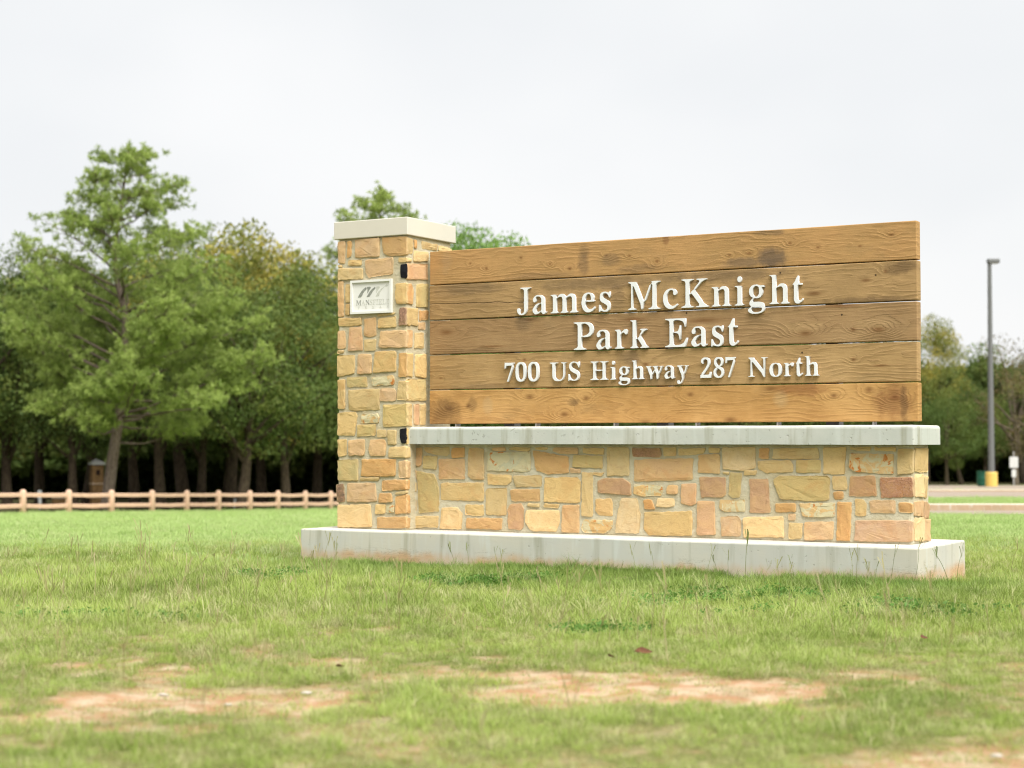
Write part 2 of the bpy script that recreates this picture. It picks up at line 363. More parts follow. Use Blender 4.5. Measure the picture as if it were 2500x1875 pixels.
GLYPH = {
'J':[[[109,-65],[75,-60],[41,-36],[20,-6],[13,23],[15,42],[24,58],[36,67],[53,67],[66,58],[74,41],[76,21],[70,-19],[83,-36],[105,-40],[126,-37],[151,-22],[168,-4],[168,399],[146,424],[100,438],[83,443],[83,451],[112,455],[290,455],[310,451],[308,447],[311,443],[254,425],[235,399],[233,78],[228,31],[220,1],[200,-29],[176,-50],[150,-61]]],
'a':[[[255,-7],[229,7],[205,43],[166,9],[104,-6],[78,-1],[48,29],[39,55],[43,82],[87,145],[112,161],[151,176],[207,183],[215,199],[214,253],[195,279],[167,293],[123,293],[103,282],[100,264],[109,236],[107,220],[93,200],[68,197],[52,210],[47,236],[51,257],[63,276],[87,300],[110,312],[152,318],[202,315],[238,298],[264,273],[272,254],[276,220],[277,47],[284,36],[295,30],[320,35],[277,-2]],[[151,33],[201,49],[212,58],[215,71],[215,161],[204,179],[186,173],[138,139],[106,94],[104,69],[114,45],[133,34]]],
'm':[[[22,4],[25,8],[22,11],[41,16],[60,29],[68,41],[69,55],[68,268],[51,288],[23,299],[26,302],[23,306],[95,310],[129,306],[138,301],[125,301],[125,274],[143,250],[159,267],[172,292],[192,307],[214,315],[237,317],[266,308],[290,290],[319,255],[344,289],[378,311],[410,317],[444,308],[470,286],[484,252],[488,41],[504,22],[532,11],[529,8],[532,4],[503,0],[427,0],[381,4],[384,8],[381,11],[409,22],[425,41],[426,88],[426,228],[422,248],[402,270],[377,272],[353,266],[323,253],[312,242],[309,229],[309,41],[325,22],[350,10],[315,0],[232,0],[207,8],[231,22],[247,41],[247,228],[239,255],[224,269],[192,271],[141,251],[132,240],[130,227],[131,42],[147,22],[172,10],[152,2],[135,0],[52,0]]],
'e':[[[154,-10],[122,-4],[95,12],[69,39],[51,75],[40,117],[38,166],[55,250],[76,285],[101,305],[132,316],[176,317],[216,305],[242,285],[262,246],[260,222],[250,205],[253,170],[274,185],[274,178],[258,168],[158,166],[125,173],[108,171],[102,138],[108,103],[123,75],[144,56],[174,45],[207,43],[237,53],[270,83],[282,72],[263,41],[231,13],[195,-4]],[[111,185],[150,192],[206,189],[209,203],[207,248],[194,278],[181,292],[161,297],[147,294],[131,281],[106,246],[103,198]]],
's':[[[151,-10],[122,-6],[73,9],[63,7],[51,-9],[36,-9],[36,105],[53,105],[76,50],[93,32],[116,19],[140,15],[166,19],[185,33],[193,49],[195,76],[186,93],[170,106],[88,150],[67,171],[57,190],[52,220],[58,275],[77,301],[114,316],[157,318],[213,304],[223,308],[231,319],[244,319],[244,222],[228,222],[217,250],[202,271],[182,288],[166,294],[139,296],[122,290],[109,279],[101,259],[103,237],[109,227],[124,215],[212,167],[232,144],[243,112],[245,53],[233,24],[202,0],[178,-8]]],
'M':[[[18,4],[18,13],[69,34],[75,49],[75,79],[75,410],[69,424],[18,443],[22,447],[19,451],[47,455],[144,455],[177,447],[171,441],[174,424],[194,389],[286,173],[298,152],[317,136],[418,381],[429,394],[454,409],[464,423],[465,440],[457,443],[458,447],[483,455],[575,455],[613,451],[610,447],[614,443],[559,423],[550,415],[540,392],[539,74],[541,53],[561,29],[613,13],[612,4],[584,0],[428,0],[400,4],[399,13],[454,30],[474,58],[476,391],[458,413],[444,395],[439,362],[352,155],[342,142],[317,127],[307,114],[298,31],[286,4],[272,4],[262,23],[253,99],[229,141],[133,365],[124,379],[104,394],[107,48],[108,39],[118,28],[166,13],[162,9],[165,4],[63,0]]],
'c':[[[156,-10],[124,-4],[97,12],[74,33],[54,67],[42,103],[36,141],[40,196],[46,225],[67,268],[96,297],[141,315],[185,319],[213,313],[235,302],[252,286],[263,267],[266,246],[261,230],[246,213],[227,211],[215,219],[209,231],[208,272],[203,285],[182,297],[155,295],[138,285],[99,229],[97,177],[103,120],[115,89],[136,63],[169,44],[204,38],[235,45],[271,71],[284,60],[261,33],[227,8],[189,-7]]],
'K':[[[20,4],[20,13],[67,28],[84,37],[96,56],[97,80],[97,393],[86,416],[77,424],[21,443],[21,451],[49,455],[194,455],[238,451],[236,447],[239,443],[185,427],[162,403],[161,242],[177,220],[195,233],[201,250],[212,262],[248,284],[269,321],[329,382],[347,405],[351,418],[345,430],[294,444],[298,447],[295,451],[323,455],[469,454],[481,451],[480,441],[439,431],[381,398],[293,308],[263,285],[274,257],[385,118],[416,70],[478,29],[515,13],[515,4],[486,0],[330,0],[285,4],[285,13],[338,20],[348,32],[345,56],[231,197],[198,227],[166,207],[161,190],[162,56],[182,31],[239,13],[238,4],[194,0],[48,0]]],
'n':[[[22,4],[25,8],[22,11],[41,16],[60,29],[68,40],[69,55],[68,268],[52,288],[23,299],[26,302],[23,306],[99,310],[132,306],[140,301],[124,302],[124,276],[145,251],[161,269],[167,287],[179,299],[201,311],[234,317],[253,315],[276,304],[296,286],[306,268],[313,223],[314,41],[331,21],[359,11],[357,8],[359,4],[339,0],[242,0],[210,8],[213,8],[210,14],[204,11],[234,22],[251,41],[252,217],[251,239],[237,262],[227,270],[203,273],[163,261],[144,251],[134,240],[131,227],[132,41],[148,21],[176,11],[173,8],[176,4],[131,0],[51,0]]],
'i':[[[101,367],[91,368],[78,379],[71,393],[69,412],[71,432],[78,446],[91,457],[101,458],[110,457],[123,446],[130,432],[133,412],[130,393],[123,379],[110,368]],[[22,4],[25,8],[22,11],[51,21],[60,28],[69,40],[70,55],[68,275],[52,290],[24,298],[27,302],[25,306],[55,310],[123,309],[140,303],[131,302],[131,294],[132,41],[148,22],[174,9],[140,0],[51,0]]],
'g':[[[146,-140],[97,-137],[60,-127],[33,-108],[19,-89],[21,-69],[78,-26],[46,8],[48,48],[69,74],[111,110],[71,133],[48,164],[38,204],[44,247],[58,273],[74,291],[96,306],[120,315],[175,318],[233,302],[283,304],[309,299],[301,295],[299,286],[301,277],[309,274],[292,270],[276,276],[257,272],[274,225],[276,195],[269,165],[246,132],[225,115],[200,106],[172,103],[130,107],[119,104],[103,89],[96,71],[96,61],[103,52],[113,47],[214,47],[245,41],[275,29],[287,19],[296,0],[306,-62],[304,-79],[281,-107],[248,-125],[203,-136]],[[157,124],[178,129],[203,156],[211,171],[214,211],[210,268],[189,288],[157,297],[137,292],[107,259],[102,251],[100,211],[102,171],[107,163],[137,129]],[[161,-116],[200,-114],[238,-104],[255,-90],[264,-66],[259,-45],[244,-36],[172,-34],[95,-30],[79,-46],[73,-63],[78,-89],[95,-103],[122,-113]]],
'h':[[[22,4],[25,8],[22,11],[41,16],[60,29],[68,40],[69,64],[68,414],[52,434],[23,445],[26,448],[23,451],[107,455],[140,448],[131,447],[131,275],[147,255],[173,293],[194,307],[218,316],[253,315],[276,304],[292,291],[306,268],[312,243],[314,146],[314,41],[331,21],[359,11],[357,8],[359,4],[331,0],[234,0],[210,8],[213,8],[210,14],[204,11],[234,22],[251,41],[251,239],[237,262],[215,273],[151,260],[132,241],[132,41],[148,21],[176,11],[173,8],[176,4],[131,0],[51,0]]],
't':[[[124,-8],[103,-3],[89,7],[70,37],[66,72],[66,270],[57,289],[30,292],[43,289],[86,341],[103,382],[129,424],[144,423],[143,351],[144,310],[180,310],[199,305],[195,289],[200,285],[180,280],[136,287],[127,271],[128,68],[141,46],[154,38],[168,37],[189,49],[206,74],[222,66],[197,25],[149,-4]]],
'P':[[[20,4],[19,13],[67,28],[83,37],[95,56],[97,80],[96,393],[85,416],[76,424],[20,443],[20,451],[57,455],[274,453],[318,440],[351,415],[375,379],[383,332],[375,284],[352,248],[320,222],[289,210],[216,206],[171,216],[160,197],[162,56],[182,31],[238,13],[238,4],[209,0],[64,0]],[[172,218],[261,243],[295,266],[315,293],[315,364],[292,398],[256,423],[228,431],[193,432],[171,424],[161,413],[160,238]]],
'r':[[[22,4],[25,8],[22,11],[51,21],[61,28],[69,40],[70,55],[69,265],[51,289],[24,298],[27,302],[25,306],[104,310],[137,303],[128,302],[128,260],[144,240],[163,272],[219,312],[243,315],[265,302],[270,291],[263,261],[266,246],[256,229],[238,228],[212,254],[201,261],[189,263],[146,241],[135,224],[132,192],[132,43],[149,26],[194,11],[191,8],[193,4],[165,0],[67,0]]],
'k':[[[22,4],[24,8],[21,11],[41,17],[60,29],[68,41],[69,55],[69,410],[68,420],[60,428],[44,439],[24,444],[27,447],[25,451],[105,455],[139,448],[131,447],[131,177],[140,152],[167,160],[191,182],[200,196],[212,229],[243,271],[242,285],[209,297],[214,295],[211,305],[230,310],[271,310],[329,309],[341,306],[341,297],[304,282],[281,267],[239,226],[216,209],[219,197],[290,95],[308,58],[370,10],[365,8],[369,8],[335,0],[244,0],[215,4],[216,14],[231,14],[242,19],[249,31],[248,44],[163,158],[134,141],[131,126],[132,41],[148,22],[173,8],[139,0],[50,0]]],
'E':[[[14,0],[14,17],[44,20],[82,35],[96,53],[97,78],[96,393],[89,414],[73,426],[39,437],[16,439],[16,455],[399,455],[399,320],[383,320],[375,357],[357,393],[341,408],[322,416],[273,428],[199,431],[187,429],[168,412],[161,402],[161,254],[170,238],[188,237],[204,244],[243,249],[257,259],[277,300],[288,345],[304,345],[304,118],[287,118],[278,169],[259,207],[243,218],[195,226],[186,231],[184,237],[161,226],[161,53],[179,34],[197,29],[258,29],[313,39],[360,61],[390,101],[411,143],[430,143],[414,64],[391,19],[394,6],[362,0]]],
'U':[[[248,-13],[198,-9],[165,2],[136,23],[113,54],[102,87],[96,136],[95,393],[84,416],[75,424],[19,443],[19,451],[47,455],[208,455],[236,451],[234,447],[237,443],[192,431],[173,420],[160,403],[159,379],[162,97],[186,58],[228,31],[275,22],[305,25],[330,32],[351,45],[368,63],[386,104],[392,159],[392,412],[382,425],[332,443],[335,447],[333,451],[377,455],[470,451],[470,443],[437,428],[424,409],[421,150],[415,104],[402,67],[380,32],[344,6],[296,-9]]],
'S':[[[43,-11],[43,158],[62,158],[76,110],[102,51],[130,33],[161,19],[207,15],[243,26],[273,56],[288,98],[284,126],[267,149],[143,215],[111,239],[90,263],[65,316],[64,379],[73,409],[101,440],[148,462],[175,466],[210,464],[300,444],[310,446],[321,466],[339,466],[339,319],[322,319],[307,362],[278,409],[241,433],[218,442],[176,443],[146,431],[124,406],[114,369],[117,347],[134,322],[165,302],[273,249],[297,231],[318,207],[340,159],[341,142],[340,84],[326,46],[297,16],[244,-5],[210,-9],[167,-9],[85,13],[68,8],[61,-10]]],
'H':[[[20,4],[19,13],[67,28],[83,37],[95,56],[97,80],[96,393],[85,416],[76,424],[20,443],[20,451],[48,455],[193,455],[238,451],[235,447],[238,443],[185,427],[161,403],[160,259],[172,240],[216,250],[283,251],[317,249],[333,242],[352,240],[364,259],[363,403],[336,430],[286,443],[289,447],[286,451],[314,455],[483,455],[503,451],[503,443],[496,441],[447,424],[438,416],[428,393],[427,80],[429,57],[439,39],[456,29],[503,13],[503,4],[475,0],[330,0],[286,4],[286,13],[340,30],[362,55],[364,213],[352,232],[333,230],[317,223],[283,221],[216,221],[171,232],[160,213],[162,56],[182,31],[238,13],[238,4],[209,0],[64,0]]],
'w':[[[123,-8],[111,29],[105,89],[83,132],[48,224],[40,256],[22,281],[-4,299],[0,302],[-3,303],[14,309],[47,310],[105,310],[131,303],[127,302],[132,300],[107,288],[100,262],[142,154],[166,121],[189,181],[223,212],[232,234],[217,272],[193,293],[171,300],[175,303],[172,306],[201,310],[282,310],[315,303],[312,302],[317,300],[289,288],[280,271],[286,232],[297,209],[316,161],[335,135],[387,275],[380,289],[358,297],[358,308],[421,309],[441,306],[442,298],[432,295],[419,278],[369,154],[330,118],[320,36],[304,-10],[289,-10],[277,37],[273,111],[243,178],[223,202],[196,136],[160,106],[148,13],[139,-8]]],
'y':[[[52,-138],[28,-129],[9,-106],[7,-84],[22,-52],[36,-45],[53,-50],[61,-62],[67,-89],[74,-99],[86,-101],[99,-93],[118,-67],[141,-5],[134,19],[126,86],[101,128],[65,218],[54,258],[40,274],[-3,299],[-4,304],[10,295],[12,302],[4,301],[29,310],[129,310],[158,306],[155,302],[158,298],[133,294],[123,288],[116,276],[115,263],[125,236],[161,145],[185,114],[237,267],[236,284],[223,293],[205,296],[205,308],[275,309],[295,306],[296,297],[282,289],[269,269],[220,136],[181,98],[172,7],[133,-90],[106,-121],[71,-135]]],
'N':[[[403,-11],[379,22],[338,102],[303,136],[140,335],[127,346],[105,355],[108,40],[116,29],[163,13],[160,9],[162,4],[117,0],[22,4],[22,13],[63,25],[75,40],[78,389],[54,419],[22,443],[22,451],[116,455],[148,450],[160,417],[195,383],[353,190],[371,173],[393,164],[390,416],[378,429],[335,443],[338,447],[335,451],[381,455],[475,451],[473,447],[476,443],[431,427],[422,416],[422,-11]]],
'o':[[[169,-10],[135,-7],[112,1],[91,13],[73,31],[47,83],[37,154],[47,226],[73,277],[91,296],[112,308],[168,318],[222,309],[244,296],[262,278],[289,227],[299,154],[289,82],[263,30],[245,12],[222,-1]],[[169,11],[193,18],[230,58],[235,154],[230,245],[192,292],[169,299],[144,292],[106,245],[101,154],[105,69],[138,24],[152,14]]],
'7':[[[113,2],[291,407],[92,405],[84,400],[75,383],[70,338],[30,338],[33,480],[41,480],[350,477],[342,455],[325,441],[316,427],[314,410],[320,382],[319,365],[168,0]]],
'0':[[[188,-7],[150,-3],[119,9],[95,29],[77,54],[64,82],[53,122],[43,241],[53,359],[64,399],[77,427],[95,451],[119,471],[150,483],[189,486],[225,483],[256,471],[280,452],[297,427],[311,399],[322,359],[332,240],[322,122],[311,82],[297,53],[279,28],[255,9],[225,-3]],[[188,37],[204,39],[224,52],[258,100],[266,171],[267,272],[263,344],[256,380],[236,416],[221,431],[206,440],[181,442],[159,434],[145,422],[116,374],[110,310],[108,219],[116,107],[145,58],[166,42]]],
'2':[[[24,0],[24,61],[29,67],[53,75],[76,123],[148,198],[187,245],[241,327],[244,353],[244,394],[229,420],[200,440],[165,445],[133,433],[114,414],[104,386],[101,340],[106,335],[83,339],[63,352],[44,380],[43,410],[56,438],[78,460],[113,479],[155,486],[214,483],[247,473],[272,456],[295,429],[305,404],[308,375],[303,335],[292,305],[269,262],[223,205],[86,73],[264,73],[283,81],[290,89],[305,141],[345,141],[341,0]]],
'8':[[[183,-7],[145,-4],[113,3],[70,30],[55,50],[42,77],[35,131],[43,167],[64,198],[88,221],[128,242],[84,280],[58,325],[53,372],[65,423],[87,454],[120,476],[162,485],[211,486],[246,480],[274,467],[299,442],[314,415],[322,369],[312,323],[280,284],[249,270],[235,259],[249,248],[282,232],[313,202],[333,164],[339,118],[328,66],[316,47],[296,24],[270,8],[248,0]],[[203,275],[220,290],[252,330],[261,348],[261,381],[250,410],[230,431],[206,445],[177,447],[150,435],[127,414],[116,395],[115,361],[124,332],[158,294],[172,284]],[[187,32],[221,39],[258,66],[273,93],[277,126],[271,146],[253,170],[206,206],[178,219],[164,223],[153,215],[111,167],[98,141],[97,109],[105,81],[123,60],[152,39]]],
'A':[[[-1,7],[2,9],[-3,12],[30,33],[40,45],[140,300],[186,343],[192,367],[196,435],[208,462],[222,462],[232,443],[243,360],[267,317],[308,221],[318,181],[342,139],[363,78],[377,49],[437,12],[432,9],[435,7],[402,0],[262,0],[233,4],[236,9],[232,13],[287,26],[297,33],[303,45],[301,65],[284,105],[259,141],[219,133],[103,132],[77,65],[74,40],[90,23],[123,15],[119,16],[122,5],[96,0],[31,0]],[[113,161],[210,160],[234,152],[252,154],[252,182],[218,265],[201,303],[177,326]]],
'F':[[[20,4],[19,13],[76,33],[84,39],[95,59],[97,375],[95,400],[82,418],[65,427],[14,439],[14,455],[394,455],[394,320],[377,320],[359,379],[346,399],[334,410],[283,427],[208,432],[186,434],[173,428],[161,416],[160,256],[168,241],[186,238],[201,246],[247,254],[259,267],[271,294],[284,347],[302,347],[302,118],[285,118],[271,176],[259,203],[248,216],[189,228],[185,233],[168,229],[160,215],[162,56],[187,30],[253,13],[250,9],[252,4],[208,0],[48,0]]],
'I':[[[18,4],[17,13],[74,32],[83,39],[97,61],[97,379],[97,400],[83,421],[66,431],[17,443],[20,447],[18,451],[46,455],[211,455],[240,451],[238,447],[241,443],[185,427],[168,412],[161,400],[161,77],[162,55],[175,39],[195,27],[242,13],[242,4],[198,0],[45,0]]],
'L':[[[15,0],[15,17],[67,28],[83,37],[95,56],[97,80],[96,393],[85,417],[76,425],[20,443],[20,451],[48,455],[201,455],[246,451],[243,447],[246,443],[187,428],[162,404],[160,227],[161,60],[162,50],[184,31],[198,27],[270,29],[301,35],[339,49],[353,59],[371,79],[391,112],[409,154],[427,154],[402,0]]],
'D':[[[24,4],[27,9],[24,13],[76,29],[85,37],[96,60],[96,374],[94,401],[81,420],[64,430],[18,443],[22,447],[19,451],[48,455],[241,455],[296,449],[335,437],[374,413],[402,382],[422,344],[436,295],[442,228],[437,162],[423,108],[402,69],[381,46],[355,26],[331,14],[293,5],[228,0],[52,0]],[[222,24],[251,27],[276,35],[304,53],[335,82],[352,107],[370,147],[375,196],[372,295],[357,338],[335,372],[300,406],[276,422],[247,431],[211,433],[184,428],[174,422],[160,400],[160,57],[174,35],[183,29]]],
'T':[[[96,4],[99,9],[96,13],[154,31],[176,55],[178,425],[170,439],[152,442],[149,438],[98,424],[70,410],[58,399],[42,371],[29,318],[11,318],[11,455],[329,455],[410,455],[410,317],[394,317],[379,374],[366,396],[348,413],[317,427],[269,438],[266,442],[249,438],[241,425],[243,55],[265,30],[324,13],[321,9],[323,4],[279,0],[125,0]]],
'X':[[[16,4],[16,14],[49,27],[80,48],[169,174],[210,208],[203,234],[146,314],[101,392],[15,448],[27,440],[22,450],[47,455],[211,455],[240,451],[239,442],[191,436],[180,428],[173,415],[173,402],[232,308],[265,283],[328,383],[342,414],[336,429],[296,443],[300,447],[297,451],[326,455],[433,455],[453,450],[450,440],[455,442],[418,432],[377,406],[299,292],[265,265],[271,239],[297,207],[345,131],[380,65],[463,9],[453,16],[453,9],[458,6],[432,0],[271,0],[243,4],[246,9],[245,16],[241,13],[243,15],[291,22],[301,29],[310,51],[303,70],[241,164],[210,189],[131,72],[119,45],[124,29],[171,13],[167,9],[170,4],[125,0],[44,0]]],
}
# ------------------------------------------------------------------ materials
def m_ground():
    t = NT('lawn_ground', .95, .1); a = t.attrib('mask', out='Color'); sp = t.n.new('ShaderNodeSeparateColor'); t.l.new(a, sp.inputs[0])
    g = t.geo()
    n1 = t.noise(g, .35, 4); n2 = t.noise(g, 6, 5, .65); n3 = t.noise(g, 55, 3, .7)
    lawn = t.mix(t.ramp(n1, .35, .65), rgb(160, 192, 108, 1.9), rgb(186, 214, 136, 1.9))
    lawn = t.mix(t.ramp(n3, .35, .7, 0, .55), lawn, rgb(196, 222, 146, 1.9))
    near = t.mix(t.ramp(n3, .3, .7), rgb(110, 126, 58, 1.9), rgb(168, 160, 104, 1.9))
    base = t.mix(sp.outputs[2], near, lawn)
    so = t.mix(t.ramp(n2, .4, .64), rgb(220, 172, 130, 1.9), rgb(244, 218, 184, 1.9))
    so = t.mix(t.ramp(n3, .55, .75, 0, .6), so, rgb(206, 142, 100, 2.))
    base = t.mix(sp.outputs[0], base, so)
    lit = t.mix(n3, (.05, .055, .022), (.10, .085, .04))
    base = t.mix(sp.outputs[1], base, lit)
    t.col(base).bump(t.math('ADD', n3, n2), .6, .02); return t.m
def m_concrete(name, base, warm, splash=False, streak=.5):
    t = NT(name, .85, .2); o = t.coord(); n1 = t.noise(o, 1.6, 5, .6); n2 = t.noise(o, 60, 4, .7)
    st = t.noise(t.coord(scale=(5, 5, .45)), 1.6, 4, .6)
    c = t.mix(t.ramp(n1, .35, .7, 0, .8), base, warm)
    c = t.mix(t.ramp(st, .5, .72, 0, streak), c, rgb(168, 166, 142))
    c = t.mix(t.ramp(t.noise(t.coord(scale=(7, 7, .8), loc=(3, 1, 0)), 2.2, 3, .5), .56, .72, 0, .45), c, rgb(226, 230, 222))
    c = t.mix(t.ramp(n2, .62, .8, 0, .45), c, rgb(150, 148, 128))
    if splash:
        s = t.n.new('ShaderNodeSeparateXYZ'); t.l.new(t.coord(), s.inputs[0])
        z = t.math('ADD', s.outputs[2], t.math('MULTIPLY', t.math('SUBTRACT', t.noise(t.coord(scale=(1, 1, .2)), 5, 4, .7), .5), .14))
        c = t.mix(t.math('MULTIPLY', t.ramp(z, .04, .115, .8, 0), t.ramp(n1, .36, .6, .35, 1)), c, rgb(216, 172, 122))
        cr_ = t.math('ABSOLUTE', t.math('SUBTRACT', t.noise(t.coord(scale=(1, 1, 9), loc=(2, 0, 0)), 3.1, 5, .7), .5))
        cm = t.math('MULTIPLY', t.ramp(cr_, 0, .012, 1, 0), t.math('MULTIPLY', t.ramp(s.outputs[2], .10, .15, 1, 0), t.ramp(n1, .48, .56)))
        c = t.mix(t.math('MULTIPLY', cm, .6), c, rgb(120, 108, 86))
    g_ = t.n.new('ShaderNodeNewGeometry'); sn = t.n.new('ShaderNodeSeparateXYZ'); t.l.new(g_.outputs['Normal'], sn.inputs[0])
    if name != 'road_concrete': c = t.mix(t.ramp(sn.outputs[2], .6, .95, 0, .8), c, t.mix(n1, rgb(226, 218, 204), rgb(236, 228, 214)))      # up-facing faces painted paler, brightness of a lit top in the colour
    pits = t.ramp(t.noise(o, 38, 2, .5), .28, .33, 0, 1)
    c = t.mix(t.math('MULTIPLY', t.math('SUBTRACT', 1., pits), .35), c, rgb(120, 116, 100))
    t.col(c).bump(t.math('ADD', t.math('MULTIPLY', n2, .5), t.math('ADD', n1, pits)), .35, .006); return t.m
def m_plain(name, c, rough=.6, spec=.4, metal=0, var=.15, scale=8, bump=.2):
    t = NT(name, rough, spec); n = t.noise(t.coord(), scale, 4, .6); d = tuple(v*(1-var*2) for v in c[:3])
    t.b.inputs['Metallic'].default_value = metal; t.col(t.mix(t.ramp(n, .3, .7), d, c)).bump(t.noise(t.coord(), scale*8, 3), bump, .004); return t.m
def m_mortar():
    t = NT('mortar', .95, .1); o = t.coord(); n1 = t.noise(o, 3, 5, .6); n2 = t.noise(o, 70, 4, .75); n3 = t.noise(o, 14, 4, .6)
    c = t.mix(t.ramp(n1, .35, .65), rgb(214, 200, 164), rgb(224, 216, 188)); c = t.mix(t.ramp(n3, .55, .75, 0, .7), c, rgb(234, 228, 206))
    c = t.mix(t.ramp(n2, .6, .8, 0, .4), c, rgb(178, 164, 128))
    t.col(c).bump(t.math('ADD', n2, t.math('MULTIPLY', n3, 2.)), .8, .008); return t.m
def m_stone(kind):
    t = NT('sandstone_'+kind, .9, .15); o = t.coord(); base = t.obj('Color'); rnd = t.obj('Random'); rim = t.attrib('rim')
    off = t.n.new('ShaderNodeCombineXYZ'); t.l.new(rnd, off.inputs[0]); t.l.new(rnd, off.inputs[1])
    v = t.vmath('MULTIPLY_ADD', off.outputs[0], (37., 91., 0), o)
    n1 = t.noise(v, 7, 5, .6, .6); n2 = t.noise(v, 90, 4, .75); n3 = t.noise(t.vmath('MULTIPLY', v, (1., 1., 1.5)), 13, 6, .7, .8)
    if kind == 'painted':
        t.col(t.mix(t.ramp(n3, .5, .75, 0, .5), base, rgb(70, 64, 58))).bump(n3, .8, .01); return t.m
    c = t.mix(t.ramp(n1, .38, .66, 0, .55), base, t.mix(.55, base, rgb(236, 196, 128)))
    c = t.mix(t.ramp(n3, .52, .70, 0, .6), c, t.mix(.5, base, rgb(168, 120, 78)))
    c = t.mix(t.ramp(n2, .54, .74, 0, .65), c, t.mix(.5, base, rgb(140, 104, 70)))
    c = t.mix(t.ramp(n2, .22, .40, .35, 0), c, rgb(248, 226, 186))
    c = t.mix(t.math('MULTIPLY', t.ramp(t.noise(v, 4.5, 5, .65, .6), .52, .64), .42), c, t.mix(.5, base, rgb(214, 142, 72)))
    if kind == 'mottled':
        c = t.mix(t.ramp(t.noise(v, 9, 4, .6, 1.5), .46, .54), c, rgb(226, 214, 172)); c = t.mix(t.ramp(t.noise(v, 13, 3, .5, .8), .60, .66), c, rgb(214, 138, 70))
    if kind == 'speckled':
        c = t.mix(t.ramp(n2, .50, .56, 0, .75), c, rgb(206, 160, 132)); c = t.mix(t.ramp(t.noise(v, 130, 2, .5), .62, .68, 0, .7), c, rgb(112, 78, 62))
    e = t.ramp(t.math('ADD', rim, t.math('MULTIPLY', t.math('SUBTRACT', n3, .5), 1.4)), .6, 1.1, 0, .45)
    if kind != 'painted': c = t.mix(e, c, rgb(238, 214, 166))
    t.col(c).bump(t.math('ADD', t.math('MULTIPLY', n2, .6), t.math('ADD', t.math('MULTIPLY', n3, 1.0), n1)), .6, .008); return t.m
